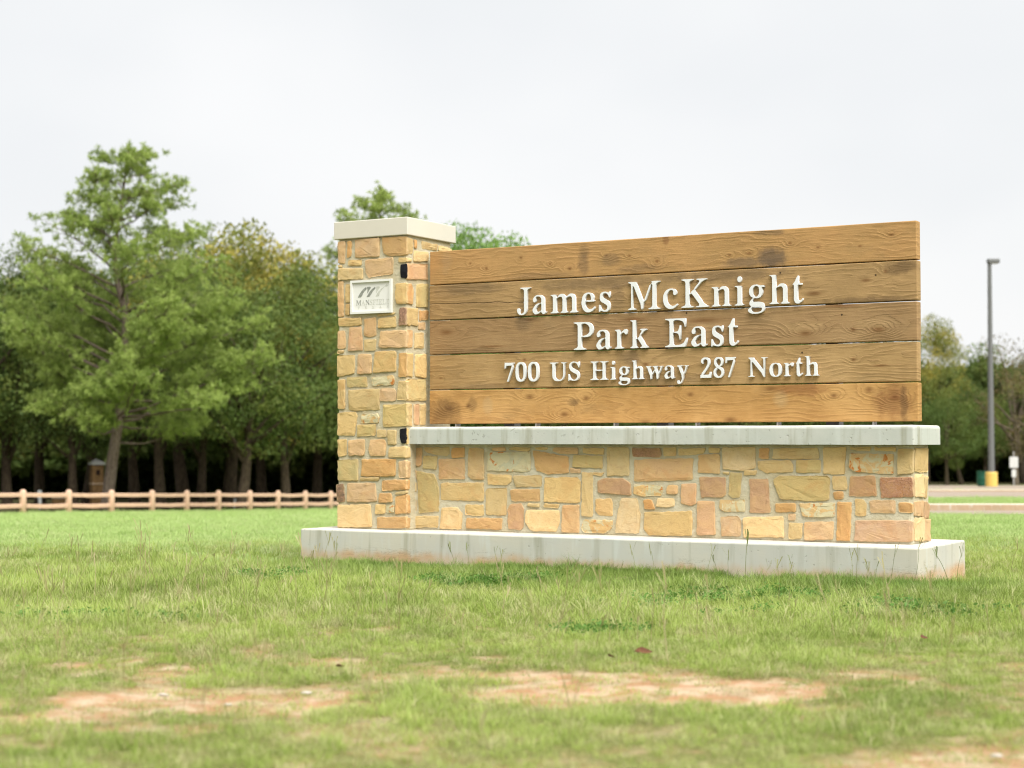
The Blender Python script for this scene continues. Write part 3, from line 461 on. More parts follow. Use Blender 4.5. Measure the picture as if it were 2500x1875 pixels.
def m_plank(i, ca, cb, cd, knots, stains, cracks=(), nails=()):
    t = NT('plank_wood_%d' % i, .75, .2); co = t.n.new('ShaderNodeTexCoord'); P = co.outputs['Object']
    sp = t.n.new('ShaderNodeSeparateXYZ'); t.l.new(P, sp.inputs[0]); X, Z = sp.outputs[0], sp.outputs[2]
    Pm = t.vmath('MULTIPLY_ADD', P, (1., 1., 1.), (i*11.3, i*3.7, 0.))
    low = t.noise(t.vmath('MULTIPLY', Pm, (.55, 1., 2.6)), 1.5, 3, .5)
    mid = t.noise(t.vmath('MULTIPLY', Pm, (2.4, 1., 12.)), 2.0, 4, .6)
    ph = t.math('ADD', t.math('MULTIPLY', Z, 22.), t.math('ADD', t.math('MULTIPLY', low, 9.), t.math('MULTIPLY', mid, 1.4)))
    core = None
    for (kx, kz, a, b, A) in knots:
        q = t.vmath('MULTIPLY_ADD', P, (1/a, 0., 1/b), (-kx/a, 0., -kz/b)); d = t.vmath('DOT_PRODUCT', q, q); e = t.math('EXPONENT', t.math('MULTIPLY', d, -1.))
        ph = t.math('MULTIPLY_ADD', e, A, ph); k = t.math('POWER', e, 11.); core = k if core is None else t.math('MAXIMUM', core, k)
    ring = t.math('FRACT', ph)
    ring = t.math('MULTIPLY', t.math('MULTIPLY', t.ramp(ring, .25, .86), t.ramp(ring, .88, 1., 1, 0)), t.ramp(t.noise(t.vmath('MULTIPLY', Pm, (1.2, 1., 4.)), 2.2, 3, .6), .36, .58))
    fine = t.noise(t.vmath('MULTIPLY', Pm, (3., 8., 150.)), 1.6, 4, .7); blot = t.noise(Pm, 2.3, 5, .65); dotn = t.noise(t.vmath('MULTIPLY', Pm, (30., 20., 90.)), 2., 3, .7)
    c = t.mix(ring, ca, t.mix(.20, ca, cd)); c = t.mix(t.ramp(blot, .35, .7), c, t.mix(t.math('MULTIPLY', ring, .22), cb, cd))
    c = t.mix(t.ramp(fine, .35, .75, 0, .36), c, cd); c = t.mix(t.ramp(t.noise(t.vmath('MULTIPLY', Pm, (1.1, 1., 2.4)), 1.9, 5, .7), .52, .72, 0, .45), c, t.mix(.5, ca, rgb(128, 112, 84))); c = t.mix(t.ramp(dotn, .60, .78, 0, .5), c, t.mix(.5, ca, rgb(96, 68, 40)))
    c = t.mix(t.math('MULTIPLY', t.ramp(fine, .22, .42, .38, 0), 1.), c, rgb(222, 184, 122))
    if core is not None: c = t.mix(t.math('MULTIPLY', core, .75), c, rgb(126, 84, 44))
    for (sx, sz, a, b, f, cc) in stains:
        a, b, f = a*1.15, b*1.2, f*.95
        q = t.vmath('MULTIPLY_ADD', P, (1/a, 0., 1/b), (-sx/a, 0., -sz/b)); d = t.vmath('DOT_PRODUCT', q, q)
        d = t.math('ADD', d, t.math('MULTIPLY', t.math('SUBTRACT', t.noise(Pm, 9, 4, .7), .5), 2.2)); c = t.mix(t.ramp(d, .05, 1.25, f, 0), c, cc)
    h = t.math('ADD', t.math('MULTIPLY', ring, 1.), t.math('MULTIPLY', fine, .9))
    for (x0, z0, x1, z1) in cracks:
        f = t.n.new('ShaderNodeMapRange'); t.put(f.inputs['Value'], X)
        for k, v in zip(('From Min', 'From Max', 'To Min', 'To Max'), (x0, x1, z0, z1)): f.inputs[k].default_value = v
        dz = t.math('ABSOLUTE', t.math('SUBTRACT', t.math('SUBTRACT', Z, f.outputs[0]), t.math('MULTIPLY', t.math('SUBTRACT', t.noise(P, 5, 4, .7), .5), .035)))
        inx = t.math('MULTIPLY', t.math('GREATER_THAN', X, min(x0, x1)), t.math('LESS_THAN', X, max(x0, x1)))
        k = t.math('MULTIPLY', t.ramp(dz, .0012, .0042, 1, 0), inx); c = t.mix(t.math('MULTIPLY', k, .85), c, rgb(60, 40, 22)); h = t.math('SUBTRACT', h, t.math('MULTIPLY', k, 3.))
    for (nx, nz_) in nails:
        q = t.vmath('MULTIPLY_ADD', P, (1., 0., 1.), (-nx, 0., -nz_)); k = t.ramp(t.vmath('LENGTH', q), .006, .009, 1, 0); c = t.mix(t.math('MULTIPLY', k, .85), c, rgb(50, 38, 26))
    t.col(c).bump(h, .55, .004); return t.m
def m_leaf(name, a, b, tr=.3, big=.25, yellow=None):
    t = NT(name, .6, .2); tone = t.attrib('tone'); g = t.geo(); n = t.noise(g, big, 3)
    c = t.mix(tone, a, b); c = t.mix(t.ramp(n, .42, .62, 0, .45), c, b)
    rnd = t.obj('Random'); c = t.mix(t.math('MULTIPLY', rnd, .3), c, a)
    if yellow: c = t.mix(t.math('MULTIPLY', t.ramp(t.noise(g, .55, 4, .6), .45, .65), yellow[1]), c, yellow[0])
    t.col(c).translucent(c, tr); return t.m
def m_bark(name, a, b):
    t = NT(name, .95, .1); n = t.noise(t.coord(scale=(9, 9, 1.6)), 3, 5, .7); t.col(t.mix(t.ramp(n, .35, .65), a, b)).bump(n, 1, .04); return t.m
def m_grass(name, pal, dry):
    t = NT(name, .55, .25); tint = t.attrib('tint', 'INSTANCER'); tone = t.attrib('tone'); g = t.geo((1, 1, 0))
    n = t.noise(g, 1.1, 4, .6); n2 = t.noise(g, .28, 3)
    c = t.mix(t.ramp(n, .40, .62), pal[0], pal[1]); c = t.mix(t.ramp(n2, .4, .62, 0, .7), c, pal[2])
    c = t.mix(t.math('MULTIPLY', tone, .6), c, pal[2]); c = t.mix(t.ramp(tint, .70, 1., 0, .75), c, dry)
    c = t.mix(t.ramp(t.math('ADD', tone, t.math('MULTIPLY', tint, .4)), 1.08, 1.2, 0, .8), c, dry)
    lush_shade = t.attrib('lush_shade', 'INSTANCER'); c = t.mix(t.math('MULTIPLY', lush_shade, .75), c, t.mix(tone, (.07, .15, .022, 1), (.13, .25, .04, 1)))  # darker green by the sign: lusher growth plus its soft shade, in the colour
    t.col(c).translucent(c, .35); return t.m
M = dict(
    ground=m_ground(), footing=m_concrete('footing_concrete', rgb(206, 206, 196, 1.32), rgb(218, 212, 192, 1.32), True, .65), ledge=m_concrete('ledge_concrete', rgb(200, 204, 194, 1.3), rgb(216, 216, 206, 1.3), False, .8),
    cap=m_plain('cast_stone', rgb(234, 228, 212), .8, .2, var=.02, scale=3, bump=.1), mortar=m_mortar(), letter=m_plain('painted_metal_letter', rgb(238, 240, 240, 1.18), .5, .4, 0, .02, 6, .05),
    plaque=m_plain('plaque_stone', rgb(234, 233, 226, 1.15), .7, .2, var=.02, scale=12, bump=.05), ink=m_plain('worn_grey_paint', rgb(158, 160, 150, 1.15), .7, .2, var=.15, scale=60, bump=.1), ink2=m_plain('faded_grey_paint', rgb(212, 212, 200, 1.15), .7, .2, var=.08, scale=60, bump=.1),
    steel=m_plain('galvanised_steel', rgb(200, 200, 196), .5, .4, .5, .05), fence=m_plain('fence_rail_paint', rgb(232, 194, 166, 1.3), .8, .2, var=.06, scale=5, bump=.3),
    bark=m_bark('pine_bark', rgb(96, 82, 72), rgb(146, 130, 118)), bark2=m_bark('oak_bark', rgb(64, 54, 44), rgb(112, 98, 80)), twig=m_bark('grey_twig', rgb(92, 82, 70), rgb(136, 122, 104)),
    pole=m_plain('bronze_pole_paint', rgb(120, 122, 120), .5, .4, .0, .03), yellow=m_plain('yellow_paint', rgb(246, 210, 112), .6, .3, var=.03), green=m_plain('green_paint', rgb(28, 104, 78), .5, .4, var=.05),
    road=m_concrete('road_concrete', rgb(228, 206, 184, 2.7), rgb(222, 200, 174, 2.7), False, .1), kerb=m_concrete('kerb_concrete', rgb(206, 180, 148, 1.6), rgb(190, 162, 128, 1.6), False, .2), white=m_plain('white_paint', rgb(226, 228, 222), .5, .3, var=.04),
    rock=m_plain('pebble', rgb(232, 222, 205, 1.7), .8, .2), deadleaf=m_plain('dry_leaf', rgb(146, 96, 66, 2.), .7, .2, var=.2, scale=30), opening_dark=m_plain('dark_brown', rgb(60, 46, 38), .9, .1))
ST = {k: m_stone(k) for k in ('plain', 'mottled', 'speckled', 'painted')}

# ------------------------------------------------------------------ ground sheet
def axis(dense0, dense1, step, far0, far1):
    a = list(np.arange(dense0, dense1, step)); s = step; x = a[-1]
    while x < far1: s = min(s*1.13, 40); x += s; a.append(x)
    s = step; x = dense0; b = []
    while x > far0: s = min(s*1.13, 40); x -= s; b.append(x)
    return np.array(b[::-1]+a)
gx = axis(-6, 7, .06, -520, 520); gy = np.sort(np.concatenate([axis(3, 19, .06, -60, 900), [33, 37, 37.2, 44.5, 64, 64.2, 100]]))
GX, GY = np.meshgrid(gx, gy); GZ = terr(GX, GY); SM = soil(GX, GY)
GZ += (vnoise(GX, GY, 14, 5)-.5)*.02*(GY < 20)-SM*.012
V = np.stack([GX, GY, GZ], -1).reshape(-1, 3); ny, nx = GX.shape
idx = np.arange(ny*nx).reshape(ny, nx); Fq = np.stack([idx[:-1, :-1], idx[:-1, 1:], idx[1:, 1:], idx[1:, :-1]], -1).reshape(-1, 4)
me = bpy.data.meshes.new('ground'); me.vertices.add(len(V)); me.vertices.foreach_set('co', V.astype('f').ravel())
me.loops.add(Fq.size); me.loops.foreach_set('vertex_index', Fq.astype('i').ravel()); me.polygons.add(len(Fq))
me.polygons.foreach_set('loop_start', np.arange(len(Fq), dtype='i')*4); me.polygons.foreach_set('loop_total', np.full(len(Fq), 4, 'i')); me.update()
fenceY = 64.6+(GX+17.9)*2.1                                   # the fence line, beyond it leaf litter
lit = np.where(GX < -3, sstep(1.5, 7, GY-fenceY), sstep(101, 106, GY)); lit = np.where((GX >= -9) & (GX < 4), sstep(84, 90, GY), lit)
u_, v_ = to_local(GX, GY); ringm = ((u_ > -.07) & (u_ < L_+.12) & (v_ > -.07) & (v_ < D_+.1))*.7
attr(me, 'mask', np.stack([np.maximum(SM, ringm), lit, sstep(9, 26, GY), np.ones_like(GX)], -1).reshape(-1, 4), 'FLOAT_COLOR')
g_o = link('ground', me, M['ground'], smooth=True); tag(g_o, kind='structure')

# ------------------------------------------------------------------ monument sign
sign = empty('monument_sign', (OX, OY, 0), YAW)
tag(sign, 'stone and timber park entrance sign with raised white lettering on a concrete footing', 'sign')
link('footing', box_mesh('footing', 0, L_, 0, D_, -.3, FT, .012, 2, 14, .004), M['footing'], sign)
ft2 = link('wall', box_mesh('wall', P1-.05, W1-.006, WV0+.006, WV1-.012, FT-.01, LB+.01, .02, 2), M['mortar'], sign)
pil = link('pillar', box_mesh('pillar', P0+.010, P1-.006, PV0+.003, PV1-.012, FT-.01, CB+.01, .02, 2), M['mortar'], sign)
def ledge_mesh():
    bm = bmesh.new(); me = box_mesh('ledge', LU0-.02, LU1, LV0, LV1, LB, LT); bm.from_mesh(me)
    vert = [e for e in bm.edges if abs(e.verts[0].co.z-e.verts[1].co.z) > .1 and e.verts[0].co.x > 3]
    bmesh.ops.bevel(bm, geom=vert, offset=.02, segments=3, affect='EDGES', profile=.5)
    top = [e for e in bm.edges if min(e.verts[0].co.z, e.verts[1].co.z) > LT-.001 and len(e.link_faces) == 2 and e.calc_face_angle(0) > 1]
    bmesh.ops.bevel(bm, geom=top, offset=.026, segments=4, affect='EDGES', profile=.5)
    es = [e for e in bm.edges if e.calc_length() > 1]; bmesh.ops.subdivide_edges(bm, edges=es, cuts=40, use_grid_fill=False)
    for v in bm.verts: v.co += mnoise.noise_vector(v.co*4)*.003
    bm.to_mesh(me); bm.free(); return me
link('ledge', ledge_mesh(), M['ledge'], sign)
def cap_mesh():
    bm = bmesh.new(); me = box_mesh('cap', C0, C1, CV0, CV1, CB, CT, .006, 2); bm.from_mesh(me)
    bm.to_mesh(me); bm.free(); return me
cp = link('cap', cap_mesh(), M['cap'], sign)
cm_, cv_ = (C0+C1)/2, (CV0+CV1)/2
link('cap_peak', pydata('cap_peak', [(C0+.01, CV0+.01, CT-.002), (C1-.01, CV0+.01, CT-.002), (C1-.01, CV1-.01, CT-.002), (C0+.01, CV1-.01, CT-.002), (cm_, cv_, CT+.025)], [(0, 1, 4), (1, 2, 4), (2, 3, 4), (3, 0, 4)]), M['cap'], cp)

SCOL = dict(y=rgb(232, 202, 144), t=rgb(234, 196, 142), o=rgb(212, 192, 132), p=rgb(232, 190, 146), P=rgb(222, 178, 146), r=rgb(202, 154, 122), R=rgb(188, 130, 104), n=rgb(226, 168, 108), c=rgb(246, 216, 164), b=rgb(220, 170, 112), w=rgb(218, 212, 174), g=rgb(164, 128, 104), k=rgb(34, 34, 38), K=rgb(112, 94, 76), m=rgb(236, 200, 142))
def stone_obj(code, pts, plane, val, parent, out):
    # polygon resampled and roughened, three rings raised from the mortar
    P = [(a/1000, b/1000) for a, b in pts]; A = sum(P[i][0]*P[(i+1) % len(P)][1]-P[(i+1) % len(P)][0]*P[i][1] for i in range(len(P)))
    if A < 0: P = P[::-1]
    # round corners, resample
    Q = []
    for i, p in enumerate(P):
        q, r = P[i-1], P[(i+1) % len(P)]
        for o_ in (q, r):
            d = math.hypot(o_[0]-p[0], o_[1]-p[1]); k = min(.25, .008/max(d, 1e-3)); Q.append((p[0]+(o_[0]-p[0])*k, p[1]+(o_[1]-p[1])*k))
    S = []
    for i, p in enumerate(Q):
        r = Q[(i+1) % len(Q)]; d = math.hypot(r[0]-p[0], r[1]-p[1]); n = max(1, int(d/.026))
        for k in range(n): S.append((p[0]+(r[0]-p[0])*k/n, p[1]+(r[1]-p[1])*k/n))
    xs = [s[0] for s in S]; zs = [s[1] for s in S]; cx, cz = (min(xs)+max(xs))/2, (min(zs)+max(zs))/2; hx, hz = (max(xs)-min(xs))/2, (max(zs)-min(zs))/2
    sd_ = R.random()*50; g = -.0028
    S = [(x+mnoise.noise(Vector((x*38, z*38, sd_)))*.0075+(g if x < cx else -g), z+mnoise.noise(Vector((x*38, z*38, sd_+9)))*.0075+(g if z < cz else -g)) for x, z in S]
    n = len(S); V = []; F = []; rim = []; proud = R.uniform(.0005, .0055); tilt = (R.uniform(-1, 1)*.004, R.uniform(-1, 1)*.004)
    for ins, h, rm in ((0, -.03, 1), (0, proud*.4, 1), (.004, proud, .7), (.022, proud+.0015, .2)):
        fx = max(.25, 1-ins/hx); fz = max(.25, 1-ins/hz)
        for x, z in S:
            X, Z = cx+(x-cx)*fx, cz+(z-cz)*fz; hh = h+((X-cx)/hx*tilt[0]+(Z-cz)/hz*tilt[1]+mnoise.noise(Vector((X*20, Z*20, sd_)))*.006 if h > .001 else 0)
            V.append((X, Z, hh)); rim.append(rm)
    for k in range(3):
        for i in range(n): F.append((k*n+i, k*n+(i+1) % n, (k+1)*n+(i+1) % n, (k+1)*n+i))
    F.append(tuple(range(3*n, 4*n)))
    # to 3-D: plane 'v' faces -y, plane 'u' faces +x
    if plane == 'v': W = [(x, val-h, z) for x, z, h in V]
    else: W = [(val+h, x, z) for x, z, h in V]
    me = pydata('stone', W, F); attr(me, 'rim', rim)
    kind = 'mottled' if code in 'mw' else 'speckled' if code in 'gRK' else 'painted' if code == 'k' else 'plain'
    o = link('stone', me, ST[kind], parent, smooth=False); c = SCOL[code]; j = 1+R.uniform(-.09, .07); w = R.uniform(-.04, .04)
    if code in 'tbpPrRno': y_ = SCOL['y']; q = .25 if code != 'R' else .1; c = tuple(a_*(1-q)+b_*q for a_, b_ in zip(c, y_))
    o.color = (c[0]*j*(1+w), c[1]*j, c[2]*j*(1-w*2), 1)
    if code == 'k': o['label'] = 'stone painted black'
    if code == 'K': o['label'] = 'dark brown stone at the pillar edge'
    return o
for face, (pl, val, par) in dict(wall=('v', WV0, ft2), end=('u', W1, ft2), front=('v', PV0-.005, pil), side=('u', P1, pil)).items():
    for s in STONES[face]:
        if s[0] == 'k': mx_ = sum(q[0] for q in s[1:])/(len(s)-1); mz_ = sum(q[1] for q in s[1:])/(len(s)-1); s = ['k']+[[mx_+(q[0]-mx_)*.78+6, mz_+(q[1]-mz_)*.92] for q in s[1:]]
        stone_obj(s[0], s[1:], pl, val, par, None)

# planks: bottom to top; knots (x, z, half width, half height, rings), stains (x, z, half width, half height, strength, colour)
G_ = rgb(110, 92, 72); DK = rgb(92, 70, 48)
def KN(l, z0): return [(x-Q0, z-z0, a, b, A*.85) for x, z, a, b, A in l]
pz = [PT-1.468, 0, 0, 0, 0]; hts = [.290, .297, .292, .299, .290]
for i in range(1, 5): pz[i] = pz[i-1]+hts[i-1]
PL = [
 ((196, 146, 78), (214, 164, 92), (134, 86, 42), [(1.177, 1.271, .13, .085, 4), (1.36, 1.29, .08, .06, 2.4), (1.952, 1.358, .12, .07, 4), (2.274, 1.213, .13, .075, 5), (2.473, 1.34, .09, .06, 4), (2.997, 1.13, .16, .12, 5), (3.386, 1.359, .09, .06, 4), (4.047, 1.395, .18, .06, 3), (4.547, 1.333, .09, .06, 4), (4.818, 1.373, .09, .07, 4), (5.013, 1.317, .11, .09, 5), (3.72, 1.16, .14, .07, 3)],
  [(1.12, 1.21, .16, .14, .55, DK), (2.356, 1.311, .05, .03, .6, DK), (5.0, 1.28, .15, .13, .5, rgb(116, 62, 34)), (5.08, 1.25, .03, .14, .5, DK), (4.13, 1.31, .06, .06, .35, rgb(210, 186, 140)), (1.55, 1.29, .05, .07, .35, rgb(206, 180, 136)), (1.4, 1.30, .05, .06, .4, DK), (4.3, 1.39, .2, .05, .4, rgb(130, 62, 34))], [(1.797, 1.13, 1.80, 1.42), (4.447, 1.28, 4.45, 1.42), (4.466, 1.22, 4.468, 1.42)], []),
 ((182, 144, 88), (198, 158, 98), (128, 92, 52), [(1.087, 1.526, .05, .03, 1.5), (4.7, 1.60, .06, .05, 2), (3.0, 1.60, .10, .05, 2), (1.9, 1.66, .07, .05, 1.5), (4.9, 1.55, .2, .03, 1.2), (3.5, 1.50, .15, .04, 1.5)],
  [(2.85, 1.66, .10, .07, .5, G_), (3.1, 1.48, .35, .05, .4, G_), (1.5, 1.44, .3, .03, .35, G_), (2.78, 1.5, .03, .1, .35, rgb(140, 80, 40))], [], [(4.3, 1.66)]),
 ((168, 130, 82), (178, 140, 88), (112, 80, 48), [(1.144, 1.91, .22, .07, 3.4), (1.95, 1.99, .16, .05, 3), (4.326, 1.806, .17, .08, 6.5), (4.892, 1.817, .15, .075, 6), (3.5, 1.93, .5, .07, 1.7), (4.7, 1.82, .07, .05, 2.4), (4.6, 2.0, .5, .04, 1.8), (2.9, 1.96, .35, .05, 1.5), (1.6, 1.78, .4, .03, 1.2)],
  [(1.9, 1.96, .08, .06, .4, G_), (4.30, 1.86, .16, .04, .35, rgb(206, 172, 122)), (4.86, 1.86, .13, .03, .3, rgb(206, 172, 122)), (1.45, 1.74, .3, .03, .35, DK)], [], [(4.613, 1.933), (3.355, 1.992)]),
 ((172, 136, 84), (188, 148, 90), (116, 86, 52), [(2.655, 2.16, .08, .05, 2), (2.9, 2.14, .12, .05, 3), (4.95, 2.24, .05, .05, 2), (4.4, 2.10, .18, .05, 2.6), (4.8, 2.18, .12, .04, 2), (3.4, 2.12, .2, .04, 1.5)],
  [(1.35, 2.27, .35, .05, .45, G_), (2.6, 2.26, .5, .05, .5, G_), (3.7, 2.27, .5, .045, .5, G_), (5.05, 2.26, .12, .05, .6, DK), (4.8, 2.03, .35, .03, .55, DK), (1.9, 2.13, .05, .1, .3, G_), (2.75, 2.1, .06, .12, .35, G_)], [(.98, 2.155, 1.95, 2.135)], [(4.132, 2.268), (4.875, 2.215)]),
 ((190, 146, 86), (200, 150, 86), (136, 98, 56), [(1.868, 2.504, .05, .04, 2), (1.379, 2.482, .04, .03, 1.6), (1.536, 2.431, .05, .05, 2.2), (2.139, 2.437, .04, .03, 2), (2.323, 2.391, .06, .05, 2.6), (2.655, 2.477, .05, .03, 1.8), (2.861, 2.466, .05, .03, 2), (3.102, 2.41, .06, .05, 2.6), (3.715, 2.425, .05, .03, 2), (3.879, 2.431, .07, .04, 2.4), (4.208, 2.489, .06, .04, 2.4), (4.755, 2.437, .05, .03, 2), (4.993, 2.507, .07, .04, 2), (4.43, 2.445, .05, .03, 2)],
  [(4.053, 2.385, .12, .08, .75, rgb(92, 82, 74)), (3.85, 2.36, .2, .04, .6, rgb(104, 92, 80)), (4.054, 2.58, .12, .025, .55, G_), (2.45, 2.42, .05, .09, .5, G_), (2.7, 2.44, .08, .05, .45, G_), (2.95, 2.36, .2, .035, .4, G_), (2.45, 2.52, .05, .06, .35, G_), (3.18, 2.58, .03, .04, .5, rgb(120, 70, 44)), (2.05, 2.34, .3, .03, .35, G_), (1.15, 2.5, .05, .1, .3, rgb(190, 160, 120))], [], [])]
planks = []
for i, (ca, cb, cd, kn, stn, ck, nl) in enumerate(PL):
    z0, h = pz[i], hts[i]; ofs = [0, .004, 0, -.003, .003][i]
    mat = m_plank(i, rgb(ca[0]+11, ca[1]+14, ca[2]+18), rgb(cb[0]+15, cb[1]+18, cb[2]+24), rgb(cd[0], cd[1]+2, cd[2]+6), KN(kn, z0), [(x-Q0, z-z0, a, b, f, c) for x, z, a, b, f, c in stn], [(a-Q0, b-z0, c-Q0, d-z0) for a, b, c, d in ck], [(a-Q0, b-z0) for a, b in nl])
    me = box_mesh('plank', 0, Q1-Q0-[.0, .006, .002, .0, .004][i], ofs, ofs+.09, .0045, h-.0045, .006, 2, 30, .0015)
    p = link('plank', me, mat, sign); p.location = (Q0, PV, z0); planks.append(p)
planks[0]['label'] = 'golden brown bottom plank with large knots'; planks[4]['label'] = 'top plank with dark grey stain on the right'
planks[2]['label'] = 'middle plank with raised wavy grain'; planks[3]['label'] = 'plank carrying the name with a long crack at its left end'; planks[1]['label'] = 'plank carrying the street address'
bk = box_mesh('bracket', -.006, .006, -.008, .06, -.016, .010)
for u in (1.228, 1.999, 2.715, 3.425, 4.095, 4.842):
    b = link('bracket', bk, M['steel'], sign); b.location = (u, PV+.025, PT-1.468-.005)
sp_ = box_mesh('support_post', -.05, .05, 0, .1, LT-.02, PT-.1)
for u in (1.7, 3.1, 4.5):
    b = link('support_post', sp_, M['pole'], sign); b.location = (u, PV+.10, 0)

# lettering: outlines laid out in thousandths of an em
def glyph_mesh(ch, depth, bevel, name):
    cu = bpy.data.curves.new('g', 'CURVE'); cu.dimensions = '2D'; cu.fill_mode = 'BOTH'; cu.extrude = depth/2; cu.bevel_depth = bevel; cu.bevel_resolution = 0
    L = GLYPH[ch]; xs = [p[0] for l in L for p in l]; x0, x1 = min(xs), max(xs)
    for l in L:
        s = cu.splines.new('POLY'); s.points.add(len(l)-1); s.use_cyclic_u = True
        for q, (a, b) in zip(s.points, l):
            if ch == 'J': b = (b+65)*463/520-10
            q.co = (a-x0, b, 0, 1)
    return cu, x1-x0
def letter(ch, cap, u0, u1, base, parent, y, depth, mat, bev=.0022, name='letter', pl=(0, 0, 0)):
    cu, w = glyph_mesh(ch, depth, 0, name); sx, sz = (u1-u0)/w, cap/455.
    for s in cu.splines:
        for q in s.points: q.co = (q.co.x*sx, q.co.y*sz, 0, 1)
    o = bpy.data.objects.new('tmp', cu); COL.objects.link(o); dg = bpy.context.evaluated_depsgraph_get()
    me = bpy.data.meshes.new_from_object(o.evaluated_get(dg)); bpy.data.objects.remove(o)
    me.transform(Matrix(((1, 0, 0, u0), (0, 0, -1, y), (0, 1, 0, base), (0, 0, 0, 1)))); me.name = name
    me.transform(Matrix.Translation(Vector((-pl[0], -pl[1], -pl[2]))))
    return link(name, me, mat, parent)
for ch, row, a, b, w in LETTERS:
    base = w/1000; cap = .2215 if row else .1475
    if row: base = 2.032 if w > 1900 else 1.7295
    else: base = 1.4845
    k = min(range(5), key=lambda q: abs(pz[q]+hts[q]/2-(base+cap/2)))
    letter(ch, cap, a/1000, b/1000, base, planks[k], PV-.0125, .022, M['letter'], pl=(Q0, PV, pz[k]))

# plaque on the pillar
QY = PV0-.018
pq = link('plaque', box_mesh('plaque', .375, .786, QY+.006, QY+.05, 2.078, 2.352, .002, 1), M['plaque'], pil)
fr = MB()
for x0, x1, z0, z1 in ((.3705, .7905, 2.3380, 2.3570), (.3705, .7905, 2.0725, 2.0915), (.3705, .3890, 2.0915, 2.3380), (.7720, .7905, 2.0915, 2.3380)): fr.box(x0, x1, QY-.010, QY+.02, z0, z1)
link('plaque_frame', fr.mesh('plaque_frame'), M['plaque'], pq)
for i, l in enumerate(EMBLEM):
    V = [(a/10000, QY+.0048, b/10000) for a, b in l]+[(a/10000, QY+.007, b/10000) for a, b in l]; n = len(l)
    F = [tuple(range(n))[::-1], tuple(range(n, 2*n))]+[(i_, (i_+1) % n, n+(i_+1) % n, n+i_) for i_ in range(n)]
    link('emblem_stroke', pydata('emblem_stroke', V, F), M['ink'] if i < 3 else M['ink2'], pq)
def small_word(word, u0, u1, base, cap, gap, mats):
    ws = [max(p[0] for l in GLYPH[c] for p in l)-min(p[0] for l in GLYPH[c] for p in l) for c in word]; k = (u1-u0-gap*(len(word)-1))/sum(ws); x = u0
    for c, w, m in zip(word, ws, mats): letter(c, cap, x, x+w*k, base, pq, QY+.0055, .0016, m, 0.0002, 'plaque_letter'); x += w*k+gap
small_word('MANSFIELD', .423, .767, 2.146, .043, .0035, [M['ink']]*1+[M['ink2']]*1+[M['ink']]+[M['ink2']]*6)
small_word('TEXAS', .440, .752, 2.114, .021, .052, [M['ink2']]*5)

# ------------------------------------------------------------------ roads, kerbs and grass island on the right
def strip(name, y0, y1, x0, x1, mat, dz, nyy=4, zf=None):
    xs = np.linspace(x0, x1, 60); ys = np.linspace(y0, y1, nyy); V = []; F = []
    for y in ys:
        for x in xs: V.append((x, y, (zf(x, y) if zf else terr1(x, y))+dz))
    for j in range(nyy-1):
        for i in range(59): a = j*60+i; F.append((a, a+1, a+61, a+60))
    o = link(name, pydata(name, V, F), mat); return tag(o, kind='structure')
def kerb(name, y, x0, x1, h, mat, w=.3):
    xs = np.linspace(x0, x1, 60); V = []; F = []
    for x in xs:
        z = terr1(x, y); V += [(x, y, z-.1), (x, y+.02, z+h-.02), (x, y+.045, z+h), (x, y+w, z+h), (x, y+w, z-.1)]
    for i in range(59):
        for k in range(4): a = i*5+k; F.append((a, a+5, a+6, a+1))
    F.append((0, 1, 2, 3, 4)); F.append(tuple(59*5+k for k in (4, 3, 2, 1, 0)))
    return tag(link(name, pydata(name, V, F), mat), kind='structure')
strip('road', 33.0, 37.01, 1.5, 120, M['road'], .03); kerb('kerb', 37.0, 1.5, 120, .165, M['kerb'])
def isl_z(x, y): return np.interp(y, [37.3, 44.5], [-.363, -.505])
strip('grass_island', 37.28, 44.5, 1.5, 120, M['ground'], 0, 12, isl_z); 
for o in (bpy.data.objects['grass_island'],): attr(o.data, 'mask', np.tile([0, 0, 1, 1], (len(o.data.vertices), 1)), 'FLOAT_COLOR')
kerb('kerb', 44.4, 1.5, 120, .13, M['kerb'], .25)
strip('road', 44.7, 64.01, 1.5, 130, M['road'], .03); kerb('kerb', 64.0, 1.5, 130, .10, M['kerb'], .35)
strip('car_park', 70, 99, 1.5, 150, M['road'], .04, 8)

# ------------------------------------------------------------------ rail fence on the left
fence = empty('rail_fence', (-17.9, 63.6, terr1(-17.9, 63.6))); tag(fence, 'low pinkish two rail fence running along the edge of the woods', 'fence')
ppx = [58, 169.6, 274, 372.6, 457, 534.3, 611, 679.5, 746, 808]; fp = []
for i, px in enumerate(ppx):
    Y = 63.6+(83-63.6)*i/9*1.0; fp.append(((px-1250)/4238*Y, Y))
a, b = fp[0], fp[1]; fp = [(a[0]-(b[0]-a[0])*k*1.0, a[1]-(b[1]-a[1])*k) for k in (3, 2, 1)]+fp; a, b = fp[-2], fp[-1]; fp += [(b[0]+(b[0]-a[0])*k, b[1]+(b[1]-a[1])*k) for k in (1, 2, 3, 4)]
V, F = tube([(0, 0, -.3), (0, 0, .82), (0, 0, .88), (0, 0, .92)], [.125, .125, .105, .05], 8); pm = pydata('post', V, F)
